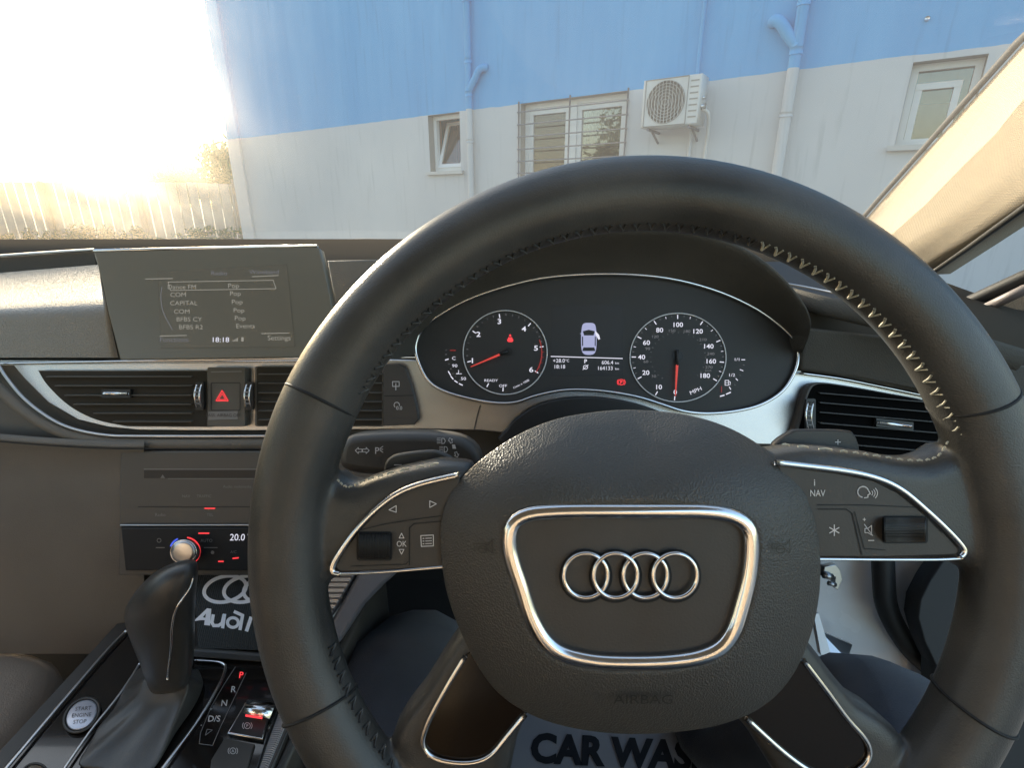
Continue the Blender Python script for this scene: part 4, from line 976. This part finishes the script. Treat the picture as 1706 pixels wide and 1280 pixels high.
# driver: legs and hips as one skinned body
def skin_body(name, vs, es, rad, m, label, cat):
    me = bpy.data.meshes.new(name); me.from_pydata([tuple(v) for v in vs], es, []); me.materials.append(m)
    o = bpy.data.objects.new(name, me); COL.objects.link(o)
    mod = o.modifiers.new('skin', 'SKIN'); sv = me.skin_vertices[0].data
    for i, r_ in enumerate(rad): sv[i].radius = (r_, r_)
    sv[0].use_root = True; mod.use_smooth_shade = True
    s_ = o.modifiers.new('s', 'SUBSURF'); s_.levels = 2; s_.render_levels = 2
    return tag(o, label, cat)
Z = CAMZ
vs = [(.07, -.30, Z-.58), (-.03, -.26, Z-.60), (.17, -.26, Z-.60), (-.075, .05, Z-.575), (.28, .05, Z-.585),
      (-.13, .42, Z-.505), (.425, .42, Z-.535), (-.125, .53, Z-.585), (.415, .475, Z-.64), (-.115, .62, Z-.72), (.36, .52, Z-.74), (-.11, .68, Z-.80), (.325, .555, Z-.82), (-.11, .80, Z-.835), (.31, .66, Z-.835),
      (.07, -.33, Z-.40), (.07, -.38, Z-.20)]
es = [(0, 1), (0, 2), (1, 3), (2, 4), (3, 5), (4, 6), (5, 7), (6, 8), (7, 9), (8, 10), (9, 11), (10, 12), (11, 13), (12, 14), (0, 15), (15, 16)]
rad = [.13, .10, .10, .088, .088, .092, .090, .076, .072, .058, .062, .048, .05, .035, .036, .15, .16]
pers = skin_body('person', vs, es, rad, denim, 'person in navy trousers on the driver seat, knees either side of the steering wheel', 'person')

tx = bpy.data.textures.new('cloth folds', 'CLOUDS'); tx.noise_scale = .07
dm = pers.modifiers.new('folds', 'DISPLACE'); dm.texture = tx; dm.strength = .022; dm.mid_level = .5; dm.texture_coords = 'LOCAL'
# ================================================================== OUTDOORS
# ground
mb = MB(); R = 400
mb.add([(-R, -R, 0), (R, -R, 0), (R, R, 0), (-R, R, 0)], [(0, 1, 2, 3)], groundm); mb.build('ground', None, kind='structure')

bld = empty('building', (WP.x, WP.y, 0), 'two-tone building, pale grey below and sky blue above, with barred window and drainpipes', 'building')
def wpt(s, z, off): # s along wall to the left from WP, off in front
    return Vector((WP.x, WP.y, 0))+WD*s+WN*off+Vector((0, 0, z))
def s_of(p): return (p-WP).dot(WD)
def wall_sz(px, py): p = PW(px, py); return s_of(p), p.z
sL = wall_sz(392, 300)[0]; sR = -9.0; HT = 7.0
# openings: small left window, barred window, right window
def opening(x0, y0, x1, y1, w_from=None):
    a = wall_sz(x0, y0); b = wall_sz(x1, y1); return (max(a[0], b[0]), min(a[0], b[0]), max(a[1], b[1]), min(a[1], b[1]))
o1 = (wall_sz(715, 240)[0], wall_sz(767, 240)[0], wall_sz(740, 189)[1], wall_sz(740, 285)[1])
o2 = (wall_sz(867, 240)[0], wall_sz(1041, 240)[0], wall_sz(960, 161)[1], wall_sz(960, 161)[1]-1.25)
o3 = (wall_sz(1500, 200)[0], wall_sz(1618, 200)[0], wall_sz(1560, 99)[1], wall_sz(1540, 240)[1])
ops = [o1, o2, o3]
TH_W = .28
ss = sorted({sL, sR}|{v for o in ops for v in (o[0], o[1])}); zs = sorted({0., HT}|{v for o in ops for v in (o[2], o[3])})
mb = MB()
for i in range(len(ss)-1):
    for j in range(len(zs)-1):
        sm_, zm = (ss[i]+ss[i+1])/2, (zs[j]+zs[j+1])/2
        if any(o[1] < sm_ < o[0] and o[3] < zm < o[2] for o in ops): continue
        mb.add([wpt(ss[i], zs[j], 0), wpt(ss[i+1], zs[j], 0), wpt(ss[i+1], zs[j+1], 0), wpt(ss[i], zs[j+1], 0)], [(0, 1, 2, 3)], render_m)
for o in ops:
    for a, b in (((o[0], o[3]), (o[0], o[2])), ((o[1], o[3]), (o[1], o[2])), ((o[0], o[2]), (o[1], o[2])), ((o[0], o[3]), (o[1], o[3]))):
        mb.add([wpt(a[0], a[1], 0), wpt(b[0], b[1], 0), wpt(b[0], b[1], -TH_W), wpt(a[0], a[1], -TH_W)], [(0, 1, 2, 3)], revealm)
# gable end, back, top
mb.add([wpt(sL, 0, 0), wpt(sL, HT, 0), wpt(sL, HT, -8), wpt(sL, 0, -8)], [(0, 1, 2, 3)], render_m)
mb.add([wpt(sL, HT, 0), wpt(sR, HT, 0), wpt(sR, HT, -8), wpt(sL, HT, -8)], [(0, 1, 2, 3)], sillm)
mb.add([wpt(sR, 0, 0), wpt(sR, HT, 0), wpt(sR, HT, -8), wpt(sR, 0, -8)], [(0, 1, 2, 3)], render_m)
mb.add([wpt(sR, 0, -8), wpt(sL, 0, -8), wpt(sL, HT, -8), wpt(sR, HT, -8)], [(0, 1, 2, 3)], render_m)
mb.build('wall', bld)
# corner strip (pipe-like pilaster near the left corner) and plinth step
mb = MB(); s1 = wall_sz(412, 300)[0]
mb.prism([wpt(sL-.02, 0, .05), wpt(s1, 0, .05), wpt(s1, HT-.1, .05), wpt(sL-.02, HT-.1, .05)], render_m, .05, axis=-WN); mb.build('corner_pier', bld, mods=('fix',))
def wbox(mb, s0, s1, z0, z1, f, t, m): # front face at f, thickness t
    mb.prism([wpt(s0, z0, f), wpt(s1, z0, f), wpt(s1, z1, f), wpt(s0, z1, f)], m, t, axis=-WN)
def window(o, kind, label):
    s0, s1, zt_, zb = o; fd = -.11; fw = .055
    mb = MB()
    wbox(mb, s0-.003, s0-fw, zb+.003, zt_-.003, fd, .06, pvc); wbox(mb, s1+fw, s1+.003, zb+.003, zt_-.003, fd, .06, pvc)
    wbox(mb, s0-fw, s1+fw, zt_-fw, zt_-.003, fd, .06, pvc); wbox(mb, s0-fw, s1+fw, zb+.003, zb+fw, fd, .06, pvc)
    if kind == 'double':
        c = (s0+s1)/2+.02; wbox(mb, c+.05, c-.05, zb+fw, zt_-fw, fd+.01, .06, pvc)
        for a, b in ((s0-fw, c+.05), (c-.05, s1+fw)):
            wbox(mb, a-.002, a-.06, zb+fw, zt_-fw, fd-.01, .05, pvc); wbox(mb, b+.06, b+.002, zb+fw, zt_-fw, fd-.01, .05, pvc); wbox(mb, a-.06, b+.06, zt_-fw-.07, zt_-fw-.002, fd-.01, .05, pvc)
    wn = mb.build('window', bld, mods=('fix',), label=label)
    mb = MB(); wbox(mb, s0+.05, s1-.05, zb-.045, zb-.002, .05, .16, sillm); mb.build('sill', wn, mods=('fix',))
    mb = MB()
    if kind == 'double':
        wbox(mb, s0-.12, s1+.12, zb+.1, zt_-.12, fd-.03, .006, paneglass); mb.build('pane', wn, mods=('fix',))
        mb = MB(); wbox(mb, s0-.08, s1+.08, zt_-.50, zt_-.06, fd-.10, .01, curtain); wbox(mb, s0-.06, s0-.18, zb+.05, zt_-.5, fd-.11, .01, curtain); mb.build('curtain', wn, mods=('fix',))
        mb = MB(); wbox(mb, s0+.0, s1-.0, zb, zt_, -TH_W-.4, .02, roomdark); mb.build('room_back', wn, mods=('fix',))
    elif kind == 'tilt':
        # sash tipped inwards, hinged at its bottom
        h = zt_-zb-2*fw; q = []
        def tp(s, k, o_): return wpt(s, zb+fw+k*h, fd-.01-.24*k+o_)
        a, b = s0-fw-.005, s1+fw+.005; w = .05
        for (sa, sb, k0, k1) in ((a, a-w, 0, 1), (b+w, b, 0, 1), (a-w, b+w, 0, .08), (a-w, b+w, .92, 1)):
            mb.add([tp(sa, k0, .02), tp(sb, k0, .02), tp(sb, k1, .02), tp(sa, k1, .02), tp(sa, k0, -.02), tp(sb, k0, -.02), tp(sb, k1, -.02), tp(sa, k1, -.02)], [(0, 1, 2, 3), (7, 6, 5, 4), (0, 4, 5, 1), (1, 5, 6, 2), (2, 6, 7, 3), (3, 7, 4, 0)], pvc)
        sash = mb.build('sash', wn, mods=('fix',))
        mb = MB(); mb.add([tp(a-w, .08, 0), tp(b+w, .08, 0), tp(b+w, .92, 0), tp(a-w, .92, 0)], [(0, 1, 2, 3)], paneglass); mb.build('pane', wn)
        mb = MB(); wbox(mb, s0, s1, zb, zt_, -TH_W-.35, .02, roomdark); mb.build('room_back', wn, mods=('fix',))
    else:
        mb2 = MB(); a, b = s0-fw-.004, s1+.11
        wbox(mb2, a, a-.05, zb+fw, zt_-.15, fd-.01, .05, pvc); wbox(mb2, b+.05, b, zb+fw, zt_-.15, fd-.01, .05, pvc); wbox(mb2, a, b, zt_-.20, zt_-.15, fd-.005, .05, pvc); mb2.build('sash', wn, mods=('fix',))
        wbox(mb, s0-fw, s1+fw, zb+fw, zt_-fw, fd-.05, .006, paneglass); mb.build('pane', wn, mods=('fix',))
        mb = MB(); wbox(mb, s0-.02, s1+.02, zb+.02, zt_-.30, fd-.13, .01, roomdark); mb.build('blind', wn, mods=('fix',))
    return wn
w1 = window(o1, 'tilt', 'small white window tilted open beside the drainpipe')
w2 = window(o2, 'double', 'white double window behind horizontal iron bars')
w3 = window(o3, 'single', 'white framed window near the pillar')
mb = MB()
for k in range(9):
    z = o2[2]-.10-.142*k
    if z > o2[3]: mb.tube([wpt(o2[0]+.03, z, .03), wpt(o2[1]-.03, z, .03)], .0085, barm, seg=6, nrm=(0, 0, 1))
for s in (o2[0]+.01, (o2[0]+o2[1])/2+.0, o2[1]-.01): mb.tube([wpt(s, o2[3]-.02, .026), wpt(s, o2[2]+.02, .026)], .010, barm, seg=6)
mb.build('window_bars', w2)
# drainpipes
def pipe(px, r, name_label, elbow=None, side=1, z1=HT):
    s = wall_sz(*px)[0]; mb = MB(); off = r+.02
    mb.tube([wpt(s, 0, off), wpt(s, 1.0, off), wpt(s, 2.4, off), wpt(s, z1, off)], r, render_m, seg=14)
    if elbow:
        ze = wall_sz(*elbow)[1]; e = .0
        pth = [wpt(s, ze-.22, off), wpt(s-side*.10, ze-.10, off), wpt(s-side*.17, ze-.01, off), wpt(s-side*.22, ze+.02, off*.6), wpt(s-side*.25, ze+.02, 0)]
        mb.tube(spl(pth, 4), r*1.05, render_m, seg=14)
        for z in (ze-.26, ze+.12): mb.tube([wpt(s, z-.03, off), wpt(s, z+.03, off)], r*1.14, render_m, seg=14)
    for z in (.5, 2.0, 3.6): mb.tube([wpt(s, z-.02, off), wpt(s, z+.02, off)], r*1.18, render_m, seg=14)
    mb.build('drainpipe', bld, label=name_label)
pipe((786, 160), .043, 'drainpipe beside the small tilted window', (800, 118), 1)
pipe((1318, 150), .050, 'stout drainpipe with a capped branch right of the air conditioner', (1325, 35), -1)
pipe((1163, 130), .020, 'thin pipe behind the air conditioner')
mb = MB()
p = PW(1545, 30, .02); mb.tube([p, p-WN*.02], .018, chrome2, seg=12); mb.build('wall_cap', bld)
# air conditioner
ac = empty('air_conditioner', PW(1118, 210, .2), 'weathered white air conditioner box with round fan grille hung on the wall', 'air conditioner')
a0, a1 = wall_sz(1066, 180)[0], wall_sz(1150, 180)[0]
OF = .36; fa = lambda px, py: PW(px, py, OF)
s0, s1 = s_of(PW(1070, 170, OF)), s_of(PW(1165, 170, OF)); zt_ = PW(1118, 128, OF).z; zb = PW(1118, 209, OF).z
mb = MB(); mb.prism([wpt(s0, zb, OF), wpt(s1, zb, OF), wpt(s1, zt_, OF), wpt(s0, zt_, OF)], acm, .24, axis=-WN, bevel=.012)
for k in range(7): z = zb+.06+k*(zt_-zb-.12)/6; wbox(mb, s1+.10, s1+.02, z, z+.012, OF+.004, .004, revealm)
mb.build('casing', ac, mods=('fix',))
sc_, zc_ = s0-(s0-s1)*.42, (zt_+zb)/2; rr_ = (zt_-zb)*.44
mb = MB(); mb.add([wpt(sc_+rr_*math.cos(a)*1.02, zc_+rr_*math.sin(a)*1.02, OF+.003) for a in [2*math.pi*i/40 for i in range(40)]], [tuple(range(40))], acdark)
for k in range(1, 8): mb.tube([wpt(sc_+rr_*k/7*math.cos(a), zc_+rr_*k/7*math.sin(a), OF+.014) for a in [2*math.pi*i/40 for i in range(40)]], .0018, acm, closed=True, seg=5)
for k in range(-5, 6):
    x = k*rr_/5.5; hh = math.sqrt(max(0, rr_**2-x*x)); mb.tube([wpt(sc_+x, zc_-hh, OF+.012), wpt(sc_+x, zc_+hh, OF+.012)], .003, acm, seg=5)
fr = [(sc_+rr_*1.12, zc_-rr_*1.1), (sc_-rr_*1.12, zc_-rr_*1.1), (sc_-rr_*1.12, zc_+rr_*1.1), (sc_+rr_*1.12, zc_+rr_*1.1)]
mb.tube([wpt(a, b, OF+.002) for a, b in fr], .006, revealm, closed=True, seg=6)
mb.build('fan_grille', ac)
for s in (s0-.08, s1+.08):
    mb = MB(); mb.tube([wpt(s, zb-.02, 0), wpt(s, zb-.02, OF)], .014, barm, seg=6); mb.tube([wpt(s, zb-.12, .01), wpt(s, zb-.03, OF*.6)], .012, barm, seg=6); mb.build('bracket', ac)
mb = MB(); mb.tube(spl([wpt(s1-.005, zb+.14, OF-.1), wpt(s1-.06, zb+.10, .22), wpt(s1-.05, zb-.05, .12), wpt(s1-.03, zb-.35, .05), wpt(s1-.03, 0, .05)], 5), .018, acm, seg=8)
mb.tube([wpt(s1-.005, zb+.16, OF-.08), wpt(s1-.05, zb+.16, OF-.08)], .022, chrome2, seg=8); mb.tube([wpt(s1-.005, zb+.24, OF-.10), wpt(s1-.04, zb+.24, OF-.10)], .016, chrome2, seg=8); mb.build('pipe', ac)

# fence
fence = empty('fence', (-9, 12.5, 0), 'pale weathered board fence closing the yard left of the building', 'fence')
mb = MB(); A0, B0 = Vector((-5.75, 12.0, 0)), Vector((-16.0, 12.9, 0)); dv = (B0-A0); L = dv.length; dv.normalize(); nv = Vector((dv.y, -dv.x, 0))
k = 0; s = 0
while s < L:
    w = .115; p = A0+dv*s; t = s/L; h = CAMZ+.42+.02*min(s, 3)+random.uniform(-.012, .012); o_ = nv*(.012 if k % 2 else -.012)+nv*random.uniform(-.004, .004)
    mb.add([p+o_, p+dv*w+o_, p+dv*w+o_+Vector((0, 0, h)), p+o_+Vector((0, 0, h)), p+o_+nv*.02, p+dv*w+o_+nv*.02, p+dv*w+o_+nv*.02+Vector((0, 0, h)), p+o_+nv*.02+Vector((0, 0, h))], [(0, 1, 2, 3), (7, 6, 5, 4), (0, 3, 7, 4), (1, 5, 6, 2), (3, 2, 6, 7)], boardm)
    s += .123; k += 1
mb.build('board_panel', fence, mods=('fix',))
for i in range(5):
    mb = MB(); p = A0+dv*(.3+i*2.3)-nv*.08; mb.box(p+Vector((0, 0, .85)), .09, .09, 1.7, postm); mb.build('post', fence, label=None)

# foliage
def foliage(mb, c, rx, ry, rz, n, size, m, clumps=14):
    cl_ = [Vector((random.gauss(0, .5), random.gauss(0, .5), random.gauss(0, .5))) for _ in range(clumps)]
    for i in range(n):
        q = random.choice(cl_)+Vector((random.gauss(0, .22), random.gauss(0, .22), random.gauss(0, .22)))
        if q.length > 1.25: continue
        p = Vector(c)+Vector((q.x*rx, q.y*ry, q.z*rz)); a = Vector((random.gauss(0, 1), random.gauss(0, 1), random.gauss(0, 1))).normalized(); b = a.orthogonal().normalized(); l = size*random.uniform(.6, 1.4)
        mb.add([p-a*l, p+b*l*.35, p+a*l, p-b*l*.35], [(0, 1, 2, 3)], m)
def tree(x, y, h, r, n, label, size=.09):
    t = empty('tree', (x, y, 0), label, 'tree', 'trees beyond the fence')
    mb = MB(); mb.tube([Vector((x, y, 0)), Vector((x+.05, y, h*.3)), Vector((x-.04, y+.05, h*.6)), Vector((x, y, h*.85))], r*.12, bark, seg=8, taper=lambda q: 1-.7*q)
    for k in range(6):
        a = k*1.05; mb.tube([Vector((x, y, h*(.4+.05*k))), Vector((x+r*.6*math.cos(a), y+r*.6*math.sin(a), h*(.62+.05*k)))], r*.045, bark, seg=6, taper=lambda q: 1-.6*q)
    mb.build('trunk', t)
    mb = MB(); foliage(mb, (x, y, h*.72), r, r, h*.30, n, size, leafm, 22); mb.build('crown', t)
tree(-7.5, 15.3, 2.75, .95, 5200, 'dark leafy tree rising over the fence beside the building corner')
tree(-12.6, 24, 2.7, 1.6, 2600, 'low far tree behind the fence, palest in the glare', .14)
tree(-15.2, 25, 2.75, 1.8, 2600, 'broad low tree far behind the fence left of the others', .14)
tree(-10.5, -2.2, 5.2, 1.5, 3800, 'round-crowned tree across the yard, mirrored in the barred window', .12)
tree(-7.6, 1.4, 3.0, .6, 1800, 'slim young tree in the yard, mirrored in the barred window', .09)
hs = empty('far_house', (-14, 34, 0), 'distant pale house roof just over the fence', 'house')
mb = MB(); mb.box((-14.5, 34, 1.2), 3, 4, 2.4, farwall); mb.build('wall', hs, mods=('fix',))
mb = MB(); mb.loft([[Vector((-16.2, 31.8, 2.4)), Vector((-12.8, 31.8, 2.4)), Vector((-12.8, 36.2, 2.4)), Vector((-16.2, 36.2, 2.4))], [Vector((-15.5, 33, 2.95)), Vector((-13.5, 33, 2.95)), Vector((-13.5, 35, 2.95)), Vector((-15.5, 35, 2.95))]], farroof, smooth=False)
mb.build('roof', hs)
mb = MB()
for i in range(30):
    p = A0+dv*(.2+i*.36)+nv*(-.28 if nv.y > 0 else .28)
    c = Vector((p.x, p.y-.0, .30)); foliage(mb, c, .3, .25, .33+.1*random.random(), 420, .05, leafm2, 8)
mb.build('hedge', None, label='low green undergrowth along the foot of the fence', cat='undergrowth', kind='stuff')

# ================================================================== light, sky, camera
sd = ray(165, 55); sd.normalize()
el = math.asin(sd.z); az = math.atan2(sd.x, sd.y)
wd = bpy.data.worlds.new('World'); SC.world = wd; wd.use_nodes = True; N = wd.node_tree.nodes; L = wd.node_tree.links
sky = N.new('ShaderNodeTexSky'); sky.sky_type = 'NISHITA'; sky.sun_disc = False; sky.sun_elevation = el; sky.sun_rotation = az
sky.air_density = 1.2; sky.dust_density = 3.0; sky.ozone_density = 1.5
L.new(sky.outputs[0], N['Background'].inputs[0]); N['Background'].inputs[1].default_value = .12
sl = bpy.data.lights.new('sun', 'SUN'); sl.energy = 3.0; sl.angle = math.radians(.6); sl.color = (1., .88, .71)
so = bpy.data.objects.new('sun', sl); COL.objects.link(so); so.rotation_euler = (-sd).to_track_quat('-Z', 'Y').to_euler()
cd = bpy.data.cameras.new('camera'); cam = bpy.data.objects.new('camera', cd); COL.objects.link(cam)
cam.location = (0, 0, CAMZ); cam.rotation_euler = (math.pi/2-TH, 0, 0)
cd.sensor_width = 36; cd.lens = FPX/1706*36; cd.clip_start = .01; cd.clip_end = 2000
SC.camera = cam
SC.view_settings.view_transform = 'Standard'; SC.view_settings.look = 'None'; SC.view_settings.exposure = EX; SC.view_settings.gamma = 1
SC.cycles.transparent_max_bounces = 16
